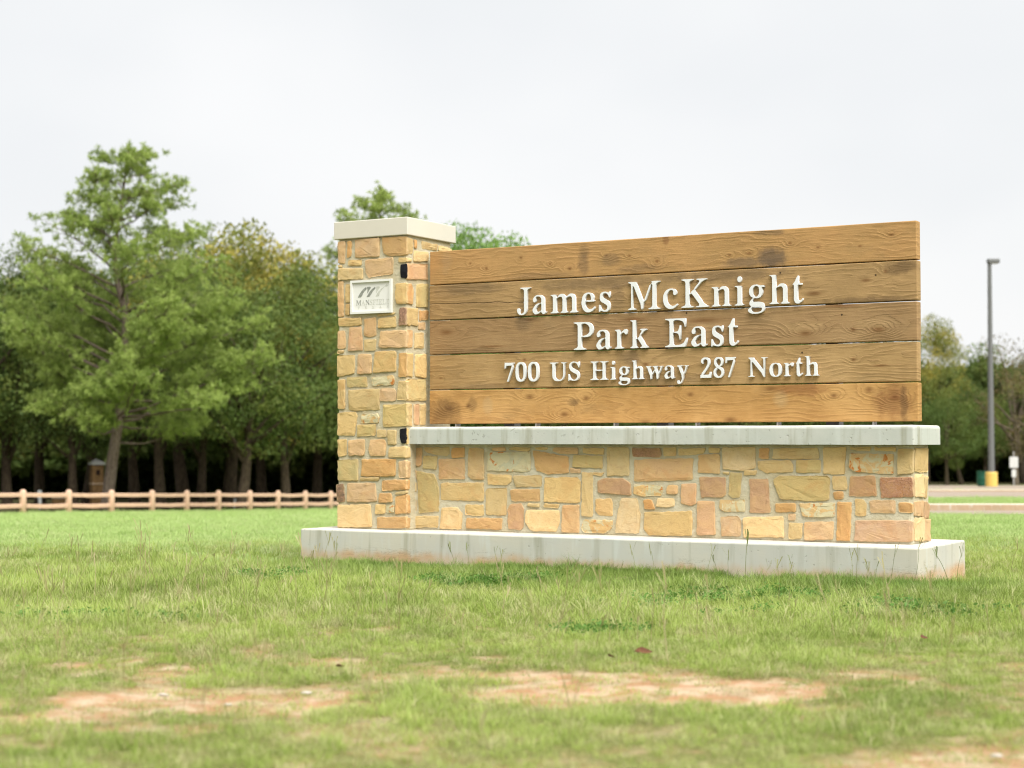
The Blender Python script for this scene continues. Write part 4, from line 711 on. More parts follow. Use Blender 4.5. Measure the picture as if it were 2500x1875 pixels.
for i, (x, y) in enumerate(fp):
    z = terr1(x, y); o = link('post', pm, M['fence'], fence, True); o.location = (x+17.9, y-63.6, z-fence.location.z-.02); o.rotation_euler = (0, 0, R.random()*3)
    if i:
        x0, y0 = fp[i-1]; z0 = terr1(x0, y0)
        for hh in (.70, .30):
            s = R.uniform(-.02, .02); d = Vector((x-x0, y-y0, 0)).normalized(); nn = Vector((-d.y, d.x, 0)); V = []
            for (xx, yy, zz) in ((x0, y0, z0), ((x0+x)/2, (y0+y)/2, (z0+z)/2-.015+s), (x, y, z)):
                c = Vector((xx+17.9, yy-63.6, zz-fence.location.z+hh)); V += [c+nn*a_+Vector((0, 0, b_)) for a_, b_ in ((-.045, -.07), (.045, -.07), (.05, .055), (.03, .075), (-.03, .075), (-.05, .055))]
            F = [(k*6+j, k*6+(j+1) % 6, (k+1)*6+(j+1) % 6, (k+1)*6+j) for k in range(2) for j in range(6)]+[(5, 4, 3, 2, 1, 0), (12, 13, 14, 15, 16, 17)]
            link('rail', pydata('rail', V, F), M['fence'], fence)

# ------------------------------------------------------------------ lamp post, barrel, signs
def lathe(name, prof, n=24): return pydata(name, [(r*math.cos(2*math.pi*k/n), r*math.sin(2*math.pi*k/n), z) for r, z in prof for k in range(n)], [(i*n+k, i*n+(k+1) % n, (i+1)*n+(k+1) % n, (i+1)*n+k) for i in range(len(prof)-1) for k in range(n)]+[tuple((len(prof)-1)*n+k for k in range(n))])
LX, LYY = (2419-1250)/4238*90, 90.; lz = terr1(LX, LYY)
lamp = empty('street_lamp', (LX, LYY, lz)); tag(lamp, 'tall grey car park lamp post on a yellow concrete base', 'lamp post')
link('base', lathe('base', [(.31, -.3), (.31, .74), (.28, .79), (0.01, .79)]), M['yellow'], lamp)
link('pole', lathe('pole', [(.17, .78), (.105, 11.7), (.02, 11.7)], 12), M['pole'], lamp)
link('base_plate', box_mesh('base_plate', -.2, .2, -.2, .2, .79, .82), M['pole'], lamp)
hd = link('lamp_head', box_mesh('lamp_head', -.12, .5, -.2, .2, 11.62, 11.86, .06, 2), M['pole'], lamp)
link('lens', box_mesh('lens', .05, .42, -.15, .15, 11.600, 11.625), M['white'], hd)
bx_ = (2398-1250)/4238*91.5; bar = empty('barrel', (bx_, 91.5, terr1(bx_, 91.5))); tag(bar, 'dark green litter barrel behind the yellow lamp base', 'barrel')
link('body', lathe('body', [(.2, 0), (.27, .02), (.31, .2), (.30, .22), (.32, .5), (.31, .52), (.31, .80), (.01, .78)]), M['green'], bar); link('rim', lathe('rim', [(.31, .78), (.335, .79), (.335, .83), (.29, .83), (.27, .78)]), M['green'], bar)
sx_ = (2473.5-1250)/4238*97; sg = empty('road_sign', (sx_, 97, terr1(sx_, 97))); tag(sg, 'pair of small white signs on one post in front of the dark trees', 'sign')
link('post', box_mesh('post', -.03, .03, -.02, .02, 0, 1.95), M['steel'], sg)
link('sign_plate', box_mesh('sign_plate', -.24, .24, -.045, -.022, 1.03, 1.64, .008, 1), M['white'], sg); link('sign_plate', box_mesh('sign_plate', -.125, .125, -.045, -.022, .51, .92, .008, 1), M['white'], sg)
# things in the shade of the left trees
gxp = (237-1250)/4238*84; gp = empty('gate_pillar', (gxp, 84, terr1(gxp, 84)-.3), .5); tag(gp, 'shaded stone pillar with a grey pyramid cap beside the pine trunk', 'pillar')
mm = m_plain('shaded_sandstone', rgb(150, 118, 80), .9, .1, var=.2, scale=4, bump=.6)
link('shaft', box_mesh('shaft', -.27, .27, -.27, .27, 0, 2.45, .02, 1), mm, gp); link('band', box_mesh('band', -.30, .30, -.30, .30, 1.50, 1.57), M['kerb'], gp)
V = [(-.34, -.34, 2.45), (.34, -.34, 2.45), (.34, .34, 2.45), (-.34, .34, 2.45), (-.34, -.34, 2.53), (.34, -.34, 2.53), (.34, .34, 2.53), (-.34, .34, 2.53), (0, 0, 2.75)]
link('cap', pydata('cap', V, [(3, 2, 1, 0), (0, 1, 5, 4), (1, 2, 6, 5), (2, 3, 7, 6), (3, 0, 4, 7), (4, 5, 8), (5, 6, 8), (6, 7, 8), (7, 4, 8)]), M['steel'], gp)
link('opening_shade', box_mesh('opening_shade', -.09, .09, -.285, -.26, 1.95, 2.2), M['opening_dark'], gp)  # solid dark box, its colour stands for the shade inside a hollow
lw_ = (148-1250)/4238*84; lw = empty('low_pillar', (lw_, 84, terr1(lw_, 84)), .3); tag(lw, 'low brown stone block behind the fence left of the gate pillar', 'pillar')
link('shaft', box_mesh('shaft', -.36, .36, -.25, .25, 0, .52, .02, 1), mm, lw); link('cap', box_mesh('cap', -.40, .40, -.29, .29, .52, .60, .01, 1), M['kerb'], lw)
mkx = (99-1250)/4238*80; mk = empty('marker_sign', (mkx, 80, terr1(mkx, 80))); tag(mk, 'narrow white marker sign on a thin post in the dark woods at far left', 'sign')
link('post', box_mesh('post', -.02, .02, -.02, .02, 0, .9), M['steel'], mk); link('sign_plate', box_mesh('sign_plate', -.09, .09, -.04, -.022, .55, .92, .006, 1), M['white'], mk); link('sign_plate', box_mesh('sign_plate', -.05, .09, -.04, -.022, .30, .53, .006, 1), M['white'], mk)
nx_ = (584.5-1250)/4238*84; no = empty('notice_board', (nx_, 84, terr1(nx_, 84)-.05)); tag(no, 'small white notice board standing low behind the fence rails', 'notice board')
link('panel', box_mesh('panel', -.25, .25, -.02, .02, .12, .55, .006, 1), M['white'], no)
for s in (-.2, .2): link('leg', box_mesh('leg', s-.02, s+.02, .022, .05, 0, .4), M['steel'], no)

# ------------------------------------------------------------------ trees
def cards(C, size, rs, flat=0.):  # random leaf quads round centres C
    n = len(C); a = rs.normal(size=(n, 3)); a /= np.linalg.norm(a, axis=1)[:, None]; b = rs.normal(size=(n, 3)); b[:, 2] *= 1-flat
    b -= a*(a*b).sum(1)[:, None]; b /= np.linalg.norm(b, axis=1)[:, None]; s = size*rs.uniform(.6, 1.3, (n, 1)); a = a*s*.5; b = b*s*.32
    return np.stack([C-a, C-b*.9, C+a, C+b*.9], 1).reshape(-1, 3)
def limb_path(p, q, sag, rs, n=5):
    p = np.array(p, float); q = np.array(q, float); return [tuple(p+(q-p)*t+np.array([rs.normal()*.06, rs.normal()*.06, sag*math.sin(math.pi*t)+rs.normal()*.05])*(0 < t < 1)) for t in np.linspace(0, 1, n)]
def make_decid(name, H, cr_, base, seed, mat, nblob=62, per=330, leaf=.17, bare=False, spread=.62, mt=None):
    rs = np.random.RandomState(seed); root = bpy.data.objects.new(name, None); COL.objects.link(root)
    cz = (H+base)/2; hz = (H-base)/2; B = []
    while len(B) < nblob:
        d = rs.normal(size=3); d /= np.linalg.norm(d); r = rs.uniform(.25, 1)**.5; t = d[2]*r
        wx = cr_*(1-.35*max(0, t)**2)*(1 if t > -.5 else .9); p = np.array([d[0]*r*wx*rs.uniform(.8, 1.1), d[1]*r*wx*rs.uniform(.8, 1.1), cz+t*hz*.93]); B.append(p)
    B = np.array(B); Rb = rs.uniform(.55, 1.15, nblob)*cr_/3.6
    C = []
    for c, rb in zip(B, Rb):
        m = int(per*(rb/(cr_/3.6))**2); d = rs.normal(size=(m, 3)); d /= np.linalg.norm(d, axis=1)[:, None]; rr = rs.uniform(.35, 1.08, (m, 1))**.6
        C.append(c+d*rr*rb*np.array([1.15, 1.15, .72]))
    C = np.concatenate(C); VV = cards(C, leaf, rs); me = fast('crown', VV, 4); attr(me, 'tone', np.repeat(rs.uniform(0, 1, len(C)), 4))
    o = link('crown', me, mat, root)
    mb = MB(); lean = rs.normal(size=2)*.5; top = (lean[0], lean[1], base+hz*1.2); rt = .16+H*.011
    mb.add(*tube([(0, 0, -.4), (0, 0, .3), (lean[0]*.3, lean[1]*.3, base*.7), (lean[0]*.7, lean[1]*.7, base+hz*.4), top], [rt*1.35, rt*1.05, rt*.85, rt*.55, rt*.2], 9))
    for k in rs.choice(nblob, 14, replace=False):
        h0 = base*.75+rs.uniform(0, hz); f = h0/top[2]; mb.add(*tube(limb_path((lean[0]*f, lean[1]*f, h0), B[k], .1, rs), [rt*.42, rt*.33, rt*.24, rt*.15, .02], 6))
    link('trunk', mb.mesh('trunk'), mt or M['bark2'], root, True)
    return root
def clone(root, loc, rz, sc=1., label=None, group=None):
    r = root.copy(); COL.objects.link(r)
    for ch in list(root.children): c = ch.copy(); COL.objects.link(c); c.parent = r
    place(r, loc, rz, sc, label, group); return r
def place(r, loc, rz, sc=1., label=None, group=None):
    r.location = loc; r.rotation_euler = (0, 0, rz); r.scale = (sc, sc, sc) if not isinstance(sc, tuple) else sc; tag(r, label, 'tree', group)
def make_pine(name, prof, trunk, H, seed, mat, limbs=46, dens=1.0):
    rs = np.random.RandomState(seed); root = bpy.data.objects.new(name, None); COL.objects.link(root); mb = MB()
    tr = np.array(trunk, float); rad = np.interp(tr[:, 2], [0, H*.25, H*.6, H], [.27, .21, .13, .02]); rad[0] *= 1.25; mb.add(*tube([tuple(p) for p in tr], rad, 10))
    T = lambda z: np.array([np.interp(z, tr[:, 2], tr[:, 0]), np.interp(z, tr[:, 2], tr[:, 1]), z]); C = []; D = []
    for i in range(limbs):
        f = max(0., (i+rs.uniform(-.3, .3))/limbs); z = H*(.20+.78*f**.9); az = i*2.399+rs.uniform(-.4, .4); rr = np.interp(z, *zip(*prof))*rs.uniform(.72, 1.08)
        p0 = T(z-(.55*rr if z > H*.35 else .1*rr)*.7); dr = np.array([math.cos(az), math.sin(az), 0]); ctr = np.array([np.interp(z, [0, H*.3, H*.75, H], [0, .75, .35, 0]), 0, 0])
        tip = T(z)*[0, 0, 1]+[T(z)[0], T(z)[1], 0]+ctr+dr*rr+[0, 0, rs.uniform(-.1, .25)]; path = limb_path(p0, tip, -.15 if z < H*.4 else .1, rs, 6)
        lr = .024+.009*rr; mb.add(*tube(path, [lr, lr*.85, lr*.7, lr*.5, lr*.35, .012], 6)); path = np.array(path)
        nt = int(5+rr*3.0)
        for k in range(nt):
            s = rs.uniform(.30, 1)**.8; q = path[0]*(1-s)+path[-1]*s+[0, 0, .1*math.sin(math.pi*s)]; out = dr*rs.uniform(.2, 1)+np.array([-dr[1], dr[0], 0])*rs.uniform(-1, 1)+[0, 0, rs.uniform(.0, .75)]
            out /= np.linalg.norm(out); ln = (rs.uniform(.3, .75)+.10*rr)*min(1, rr/1.6+.22); e = q+out*ln; mb.add(*tube([tuple(q), tuple((q+e)/2+[0, 0, -.03]), tuple(e)], [.018, .013, .008], 4))
            for j in range(int(rs.randint(5, 10)*dens*(1 if f < .45 else .62))):
                o_ = q+out*ln*rs.uniform(.35, 1.1)+rs.normal(size=3)*[.22, .22, .14]*min(1, rr/1.5+.2); C.append(o_); d = out+[0, 0, .6]+rs.normal(size=3)*.35; D.append(d/np.linalg.norm(d))
    for q in np.linspace(0, 1, 16):           # leading shoot
        C.append(T(H*(.93+.075*q))+rs.normal(size=3)*.09*(1.4-q)); D.append(np.array([0, 0, 1.])+rs.normal(size=3)*.2)
    C = np.array(C); D = np.array(D); n = len(C); m = 18
    C2 = np.repeat(C, m, 0); D2 = np.repeat(D, m, 0); d = rs.normal(size=(n*m, 3)); d /= np.linalg.norm(d, axis=1)[:, None]; d = d*.95+D2*.55; d /= np.linalg.norm(d, axis=1)[:, None]
    s = np.cross(d, rs.normal(size=(n*m, 3))); s /= np.linalg.norm(s, axis=1)[:, None]; ln = rs.uniform(.14, .24, (n*m, 1)); b0 = C2+d*.02
    VV = np.stack([b0-s*.016, b0+s*.016, C2+d*ln+s*.012, C2+d*ln-s*.012], 1).reshape(-1, 3); me = fast('crown', VV, 4)
    attr(me, 'tone', np.repeat(np.clip(np.repeat(rs.uniform(0, 1, n), m)*.7+rs.uniform(0, .3, n*m), 0, 1), 4))
    link('crown', me, mat, root); link('trunk', mb.mesh('trunk'), M['bark'], root, True); return root
mp_ = m_leaf('pine_needles', (.165, .235, .05), (.42, .51, .14), .38, .5)
md = m_leaf('oak_leaves', (.05, .085, .02), (.14, .20, .045), .3, .3, ((.24, .24, .045), .35))
my = m_leaf('yellowing_leaves', (.12, .16, .035), (.28, .29, .07), .35, .3, ((.44, .36, .07), .9))
ml = m_leaf('light_green_leaves', (.12, .21, .05), (.24, .38, .09), .35)
mbn = m_leaf('brownish_leaves', (.09, .085, .035), (.18, .155, .06), .3, .3, ((.26, .16, .06), .5))
PP = [(2.2, 1.6), (3.0, 3.0), (4.2, 4.3), (5.9, 4.8), (7.6, 5.0), (9.3, 4.7), (10.4, 3.9), (11.6, 3.0), (12.6, 2.2), (13.4, 2.0), (14.4, 1.2), (15.2, .25)]
PT_ = [(0, 0, -.4), (.05, 0, .5), (.25, 0, 2.2), (.55, 0, 4.2), (.72, 0, 6.9), (.75, 0, 8.2), (.40, 0, 9.5), (.25, 0, 10.9), (.5, 0, 12.6), (.85, 0, 15.1)]
pine = make_pine('pine_tree', PP, PT_, 15.2, 5, mp_, 62, 1.5); place(pine, (-16.8, 72, terr1(-16.8, 72)), 0, 1, 'big bright green pine with a leaning trunk just behind the rail fence')
pine2 = make_pine('pine_tree', [(2.2, 2), (4, 4.2), (8, 4.4), (11, 4.0), (12.6, 3.6), (13.8, 2.7), (14.8, 2.1), (15.6, 1.3), (16.3, .7), (17, .15)], [(0, 0, -.4), (.1, 0, 8), (0, 0, 17.)], 17., 9, mp_, 54, 1.4)
def gz(x, y): return terr1(x, y)-.05
def at(px, Y): return ((px-1250)/4238*Y, Y)
x, y = at(925, 96); place(pine2, (x, y, gz(x, y)), 0, (1.04,)*3, 'dark green pine whose pointed top rises above the pillar cap')
A_ = make_decid('oak_tree', 11.5, 4.4, 2.4, 21, md, 70); B_ = make_decid('oak_tree', 12.5, 5.0, 2.6, 22, md, 80); Cc = make_decid('oak_tree', 13.0, 4.9, 2.4, 23, my, 92, 400, .18); D__ = make_decid('oak_tree', 12.5, 5.6, 3.0, 24, ml, 130, 520, .24)
E_ = make_decid('oak_tree', 9.5, 4.0, 1.6, 25, md, 60); Fb = make_decid('bare_tree', 9.0, 3.6, 1.8, 26, mbn, 44, 120, .14, mt=M['twig'])
def top_scale(px, ytop, Y, H):   # scale that brings the crown top to the height seen
    x, y = at(px, Y); return (1.007+(1073.6-ytop)/4238*Y-gz(x, y))/H
used = set()
GL = 'trees of the woods behind the rail fence'; GR = 'trees beyond the car park'; GM = 'trees standing behind the sign'
LT_ = [ # px, top y, Y, kind, rot, wide, label, group
 (560, 545, 88, Cc, .3, 1.0, 'tall yellow green tree right of the big pine', GL), (592, 640, 81, A_, 1.2, .95, 'olive oak with a thick pale trunk behind the fence middle', GL), (700, 640, 84, B_, 2.0, .85, 'broad olive oak just left of the sign pillar', GL),
 (775, 655, 96, A_, 2.2, .9, 'dark oak partly hidden by the stone pillar', GL), (493, 610, 86, B_, 4.1, .8, 'oak with a dark trunk under the right side of the pine', GL), (394, 640, 84, A_, 5.0, .9, 'oak with a slim curved trunk right of the pine trunk', GL),
 (180, 610, 84, B_, 3.3, .8, 'oak with forked dark trunk left of the gate pillar', GL), (215, 640, 90, A_, .7, .9, 'oak directly behind the gate pillar', GL), (20, 590, 84, B_, 1.5, .85, 'oak at the left edge with yellowish top', GL),
 (100, 610, 92, Cc, 2.6, .85, 'yellowish tree between the left edge and the pine', GL), (-110, 600, 82, A_, .2, 1, 'oak beyond the left edge of the lawn', GL), (-260, 590, 84, B_, .9, 1, 'broad oak far left beyond the fence', GL), (330, 600, 97, B_, 1.9, .9, 'dark oak deep behind the pine crown', GL),
 (640, 600, 99, Cc, 4.4, .85, 'pale topped tree deep behind the olive oaks', GL), (450, 575, 100, A_, 3.9, 1, 'oak showing between pine and yellow tree', GL),
 (860, 720, 92, A_, 3.2, .9, 'oak hidden behind the pillar', GM), (1000, 690, 98, B_, .4, .9, 'oak behind the left end of the planks', GM), (1180, 546, 92, D__, .5, .64, 'light green tree top showing above the planks beside the pillar cap', GM), (1330, 690, 100, A_, 1.4, .9, 'oak behind the planks, left of the middle', GM),
 (1480, 720, 104, B_, 2.8, .9, 'oak behind the middle of the planks', GM), (1640, 730, 106, A_, 2.1, .9, 'oak behind the planks, right of the middle', GM), (1820, 740, 106, E_, .4, .9, 'low oak behind the right half of the planks', GM), (1990, 750, 107, B_, 1.1, .8, 'oak hidden behind the right end of the planks', GM), (2140, 790, 107, E_, 2.0, .9, 'low oak behind the right plank ends', GM),
 (2262, 770, 112, Cc, 1.0, .62, 'yellow green tree beside the right plank ends', GR), (2345, 925, 106, E_, 3.0, .9, 'dark low oak between the planks and the lamp post', GR), (2420, 838, 118, E_, .6, 1.0, 'olive tree behind the lamp post', GR), (2310, 945, 103, E_, 4.6, .8, 'dark bushy oak right of the ledge', GR),
 (2478, 900, 104, Fb, 1.0, .9, 'half bare brownish tree above the two small signs', GR), (2500, 820, 116, Fb, 2.5, .9, 'thin topped tree at the right edge', GR), (2600, 830, 110, E_, 2.2, 1, 'oak beyond the right edge', GR), (2720, 800, 112, B_, 1.2, .9, 'broad oak further right beyond the car park', GR), (2405, 950, 110, A_, 2.2, .8, 'shaded oak whose crown meets the lamp post', GR)]
def top_of(rt): c = [k for k in rt.children if k.name.startswith('crown')][0]; z = np.empty(len(c.data.vertices)*3, 'f'); c.data.vertices.foreach_get('co', z); return float(np.sort(z[2::3])[-60])
Hs = {k: top_of(k) for k in (A_, B_, Cc, D__, E_, Fb)}
for px, yt, Y, kd, rot, wide, lab, grp in LT_:
    x, y = at(px, Y); s = top_scale(px, yt, Y, Hs[kd]); args = ((x, y, gz(x, y)), rot, (s*wide, s*wide, s), lab, grp)
    if kd in used: clone(kd, *args)
    else: used.add(kd); place(kd, *args)

# ------------------------------------------------------------------ instanced stuff
def gn_scatter(name, P, rot, scl, tint, pick, col, label, cat):
    me = bpy.data.meshes.new(name); P = np.asarray(P, 'f'); me.vertices.add(len(P)); me.vertices.foreach_set('co', P.ravel())
    attr(me, 'rot', rot, 'FLOAT_VECTOR'); attr(me, 'scl', scl, 'FLOAT_VECTOR'); attr(me, 'tint', tint); attr(me, 'pick', np.asarray(pick, 'i'), 'INT')
    u, v = to_local(P[:, 0], P[:, 1]); lu = np.exp(-(np.maximum(-v, 0)/1.3)**2)*sstep(-.6, .8, u)*(1-sstep(L_+.1, L_+1.2, u))*(v < .3)*np.clip(.45+vnoise(P[:, 0], P[:, 1], 2.2, 14)*.9, 0, 1); attr(me, 'lush_shade', np.clip(lu, 0, 1))  # band before the footing where lush growth and painted shade darken the blades
    o = link(name, me); tag(o, label, cat, kind='stuff')
    ng = bpy.data.node_groups.new(name, 'GeometryNodeTree'); ng.interface.new_socket('Geometry', in_out='INPUT', socket_type='NodeSocketGeometry'); ng.interface.new_socket('Geometry', in_out='OUTPUT', socket_type='NodeSocketGeometry')
    N, Lk = ng.nodes, ng.links; gi = N.new('NodeGroupInput'); go = N.new('NodeGroupOutput'); ip = N.new('GeometryNodeInstanceOnPoints'); ci = N.new('GeometryNodeCollectionInfo')
    ci.inputs['Collection'].default_value = col; ci.inputs['Separate Children'].default_value = True; ci.inputs['Reset Children'].default_value = True; ip.inputs['Pick Instance'].default_value = True
    def na(nm, typ): n = N.new('GeometryNodeInputNamedAttribute'); n.data_type = typ; n.inputs['Name'].default_value = nm; return n.outputs['Attribute']
    Lk.new(gi.outputs[0], ip.inputs['Points']); Lk.new(ci.outputs[0], ip.inputs['Instance']); Lk.new(na('pick', 'INT'), ip.inputs['Instance Index'])
    Lk.new(na('rot', 'FLOAT_VECTOR'), ip.inputs['Rotation']); Lk.new(na('scl', 'FLOAT_VECTOR'), ip.inputs['Scale']); Lk.new(ip.outputs[0], go.inputs[0])
    md_ = o.modifiers.new('scatter', 'NODES'); md_.node_group = ng; return o
def tuft(name, n, rad, h0, h1, w, bend, mat, seed, seg=3):
    rs = np.random.RandomState(seed); V = []; T = []
    for i in range(n):
        r = rad*math.sqrt(rs.rand()); a = rs.rand()*6.283; bx, by = r*math.cos(a), r*math.sin(a); az = rs.rand()*6.283; h = rs.uniform(h0, h1); b = bend*rs.uniform(.2, 1.2); dx, dy = math.cos(az), math.sin(az); px, py = -dy*w*.5, dx*w*.5
        pts = []
        for k in range(seg+1):
            t = k/seg; ww = (1-t)**.7 if k < seg else .08; o = b*h*t*t; pts.append(((bx+dx*o, by+dy*o, h*t*(1-.25*b*t)), ww))
        tn = rs.rand()
        for k in range(seg):
            (p, w0), (q, w1) = pts[k], pts[k+1]; V += [(p[0]-px*w0, p[1]-py*w0, p[2]), (p[0]+px*w0, p[1]+py*w0, p[2]), (q[0]+px*w1, q[1]+py*w1, q[2]), (q[0]-px*w1, q[1]-py*w1, q[2])]; T += [tn]*4
    me = fast(name, V, 4); attr(me, 'tone', T); me.materials.append(mat); return bpy.data.objects.new(name, me)
mg = m_grass('grass_blades', [(.175, .25, .04), (.30, .39, .075), (.40, .49, .13)], (.54, .50, .28))
mgf = m_grass('far_grass_blades', [(.28, .40, .11), (.355, .48, .155), (.42, .54, .20)], (.46, .50, .25))
mgd = m_grass('dry_grass', [(.34, .30, .14), (.42, .36, .19), (.30, .32, .12)], (.5, .42, .26))
mw = m_grass('weed_leaves', [(.08, .18, .03), (.11, .23, .04), (.15, .29, .06)], (.18, .28, .07))
gc = bpy.data.collections.new('grass_templates')
for i in range(3): gc.objects.link(tuft('a%d' % i, 70, .11, .025, .065, .0035, .9, mg, 31+i))
for i in range(2): gc.objects.link(tuft('b%d' % i, 42, .07, .05, .13, .0045, 1.1, mg, 41+i))
gc.objects.link(tuft('c0', 26, .09, .02, .07, .003, 1.4, mgd, 51))
gc.objects.link(tuft('d0', 90, .30, .03, .06, .008, .8, mgf, 61, 2)); gc.objects.link(tuft('d1', 90, .30, .03, .07, .008, .8, mgf, 62, 2))
def inside_footing(X, Y, m=.0): u, v = to_local(X, Y); return (u > -m) & (u < L_+m) & (v > -m) & (v < D_+m)
P = []; ROT = []; SCL = []; TI = []; PK = []
def sow(n, y0, y1, side, picks, probs, s0, s1, keep=None, xoff=.0, zf=None):
    Y = np.sqrt(NR.uniform(y0**2, y1**2, n)); X = NR.uniform(-1, 1, n)*(Y*.31+side)+xoff
    d = 1-soil(X, Y)*1.12 if y1 < 21 else np.ones(n); lush_shade = vnoise(X, Y, 1.3, 8)*.6+vnoise(X, Y, 4, 9)*.4
    k = (NR.rand(n) < np.clip(d, .02, 1)) & ~inside_footing(X, Y, .02)
    if keep is not None: k &= keep(X, Y)
    X, Y, lush_shade = X[k], Y[k], lush_shade[k]; m = len(X); Z = (zf(X, Y) if zf else terr(X, Y))-.004
    sb = soil(X, Y+.0) if y1 < 21 else 0; sc = NR.uniform(s0, s1, m)*(.55+lush_shade*.8)*(1-.45*sb)*np.interp(Y, [5, 8.5, 10, 14, 19, 30], [.62, .66, .90, .76, .66, .8]); P.append(np.stack([X, Y, Z], 1)); ROT.append(np.stack([NR.normal(size=m)*.12, NR.normal(size=m)*.12, NR.uniform(0, 6.28, m)], 1))
    SCL.append(np.stack([sc, sc, sc*NR.uniform(.8, 1.25, m)], 1)); TI.append(NR.rand(m)); PK.append(NR.choice(picks, m, p=probs))
sow(15000, 3.6, 9.5, 1.2, [0, 1, 2, 3, 4, 5], [.22, .22, .20, .07, .05, .24], .8, 1.15)
sow(33000, 9.5, 21, 1.6, [0, 1, 2, 3, 4, 5], [.25, .25, .23, .09, .09, .09], .95, 1.4, lambda X, Y: NR.rand(len(X)) > sstep(12.5, 20.5, Y+(vnoise(X, Y, .7, 21)-.5)*3))
fl = lambda X, Y: (Y < 64.6+(X+17.9)*2.1+1.5) & ((X < 1.2) | (Y < 32.9))
sow(22000, 12, 36, 2.5, [6, 7], [.5, .5], .8, 1.3, lambda X, Y: fl(X, Y) & (NR.rand(len(X)) < sstep(12, 20, Y+(vnoise(X, Y, .7, 21)-.5)*3)))
sow(15000, 36, 84, 2.5, [6, 7], [.5, .5], 1.0, 1.8, lambda X, Y: fl(X, Y) & (X < 1.4))
sow(9000, 37.4, 44.4, 6, [6, 7], [.5, .5], .9, 1.4, lambda X, Y: X > 1.6, zf=isl_z)
sow(2500, 64.5, 69.8, 6, [6, 7], [.5, .5], .9, 1.5, lambda X, Y: X > 1.6)
# dead straw lying on the bare soil
n = 5200; Y = NR.uniform(4, 9, n); X = NR.uniform(-1, 1, n)*(Y*.31+1.); k = (soil(X, Y) > .25) & (NR.rand(n) < .8); X, Y = X[k], Y[k]; n = len(X)
P.append(np.stack([X, Y, terr(X, Y)-.003], 1)); ROT.append(np.stack([np.zeros(n), np.zeros(n), NR.uniform(0, 6.28, n)], 1)); sc = NR.uniform(.45, .95, n); SCL.append(np.stack([sc, sc, sc*.38], 1)); TI.append(NR.rand(n)); PK.append(NR.choice([5, 5, 5, 0], n))
# longer fringe along the footing
n = 900; u = NR.uniform(-.1, L_+.1, n); v = -np.abs(NR.normal(size=n))*.10-.02; c_, s_ = math.cos(YAW), math.sin(YAW); X = OX+u*c_-v*s_; Y = OY+u*s_+v*c_
kk = vnoise(X, Y, 2.2, 4) > .38; X, Y = X[kk], Y[kk]; n = len(X)
P.append(np.stack([X, Y, terr(X, Y)], 1)); ROT.append(np.stack([np.zeros(n), np.zeros(n), NR.uniform(0, 6.28, n)], 1)); sc = NR.uniform(.5, .95, n); SCL.append(np.stack([sc, sc, sc], 1)); TI.append(NR.rand(n)*.8); PK.append(NR.choice([0, 1, 3, 4], n))
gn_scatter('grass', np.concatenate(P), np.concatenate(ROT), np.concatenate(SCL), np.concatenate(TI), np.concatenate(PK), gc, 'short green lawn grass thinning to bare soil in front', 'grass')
# tall seed stalks
def stalk(seed, h):
    rs = np.random.RandomState(seed); V = []; az = rs.rand()*6.28; dx, dy = math.cos(az), math.sin(az); pr = None
    for k in range(7):
        t = k/6; o = .22*h*t*t; p = np.array([dx*o, dy*o, h*t])
        if pr is not None:
            w = .0016; s = np.array([-dy, dx, 0])*w; V += [pr-s, pr+s, p+s, p-s]; s = np.array([dx, dy, 0])*w; V += [pr-s, pr+s, p+s, p-s]
        pr = p
    for j in range(4):
        a = rs.rand()*6.28; d = np.array([math.cos(a)*.35, math.sin(a)*.35, 1.])*h*.30; s = np.array([-math.sin(a), math.cos(a), 0])*.003; q = p-np.array([0, 0, h*.04*j]); V += [q-s*.4, q+s*.4, q+d+s, q+d-s]
    me = fast('stalk', V, 4); attr(me, 'tone', rs.rand(len(V))*.3); me.materials.append(mgd); return bpy.data.objects.new('stalk', me)
sc_ = bpy.data.collections.new('stalk_templates')
for i in range(4): sc_.objects.link(stalk(i, [.16, .22, .28, .34][i]))
n = 420; Y = NR.uniform(5, 13.5, n); X = NR.uniform(-1, 1, n)*(Y*.31+.6); k = (~inside_footing(X, Y, .03)) & (soil(X, Y) < .5) & ((NR.rand(n) < .35) | (vnoise(X, Y, .9, 6) > .55)); X, Y = X[k], Y[k]; n = len(X)
o = gn_scatter('grass_stalks', np.stack([X, Y, terr(X, Y)], 1), np.stack([NR.normal(size=n)*.15, NR.normal(size=n)*.15, NR.uniform(0, 6.28, n)], 1), np.ones((n, 3))*NR.uniform(.6, 1.1, (n, 1)), NR.rand(n), NR.choice(4, n), sc_, 'thin pale seed stalks standing above the lawn', 'grass')
# dark broad leaved weeds in the lawn
def weed(seed):
    rs = np.random.RandomState(seed); C = rs.normal(size=(70, 3))*[.06, .06, .012]+[0, 0, .03]; me = fast('weed', cards(C, .022, rs), 4); attr(me, 'tone', rs.rand(280)); me.materials.append(mw); return bpy.data.objects.new('weed', me)
wc = bpy.data.collections.new('weed_templates'); [wc.objects.link(weed(i)) for i in range(2)]
Xw = []; 
for cx, cy, r, m in ((-.37, 12.35, .34, 50), (.1, 12.6, .25, 12), (1.55, 10.9, .45, 20), (2.3, 10.2, .4, 18), (-1.6, 12.6, .4, 12), (.5, 9.1, .3, 8), (1.0, 10.6, .6, 14), (-2.3, 9.7, .35, 8)): Xw.append(NR.normal(size=(m, 2))*[r*.5, r*.45]+[cx, cy])
Xw = np.concatenate(Xw); Xw = Xw[~inside_footing(Xw[:, 0], Xw[:, 1], .06)]; n = len(Xw)
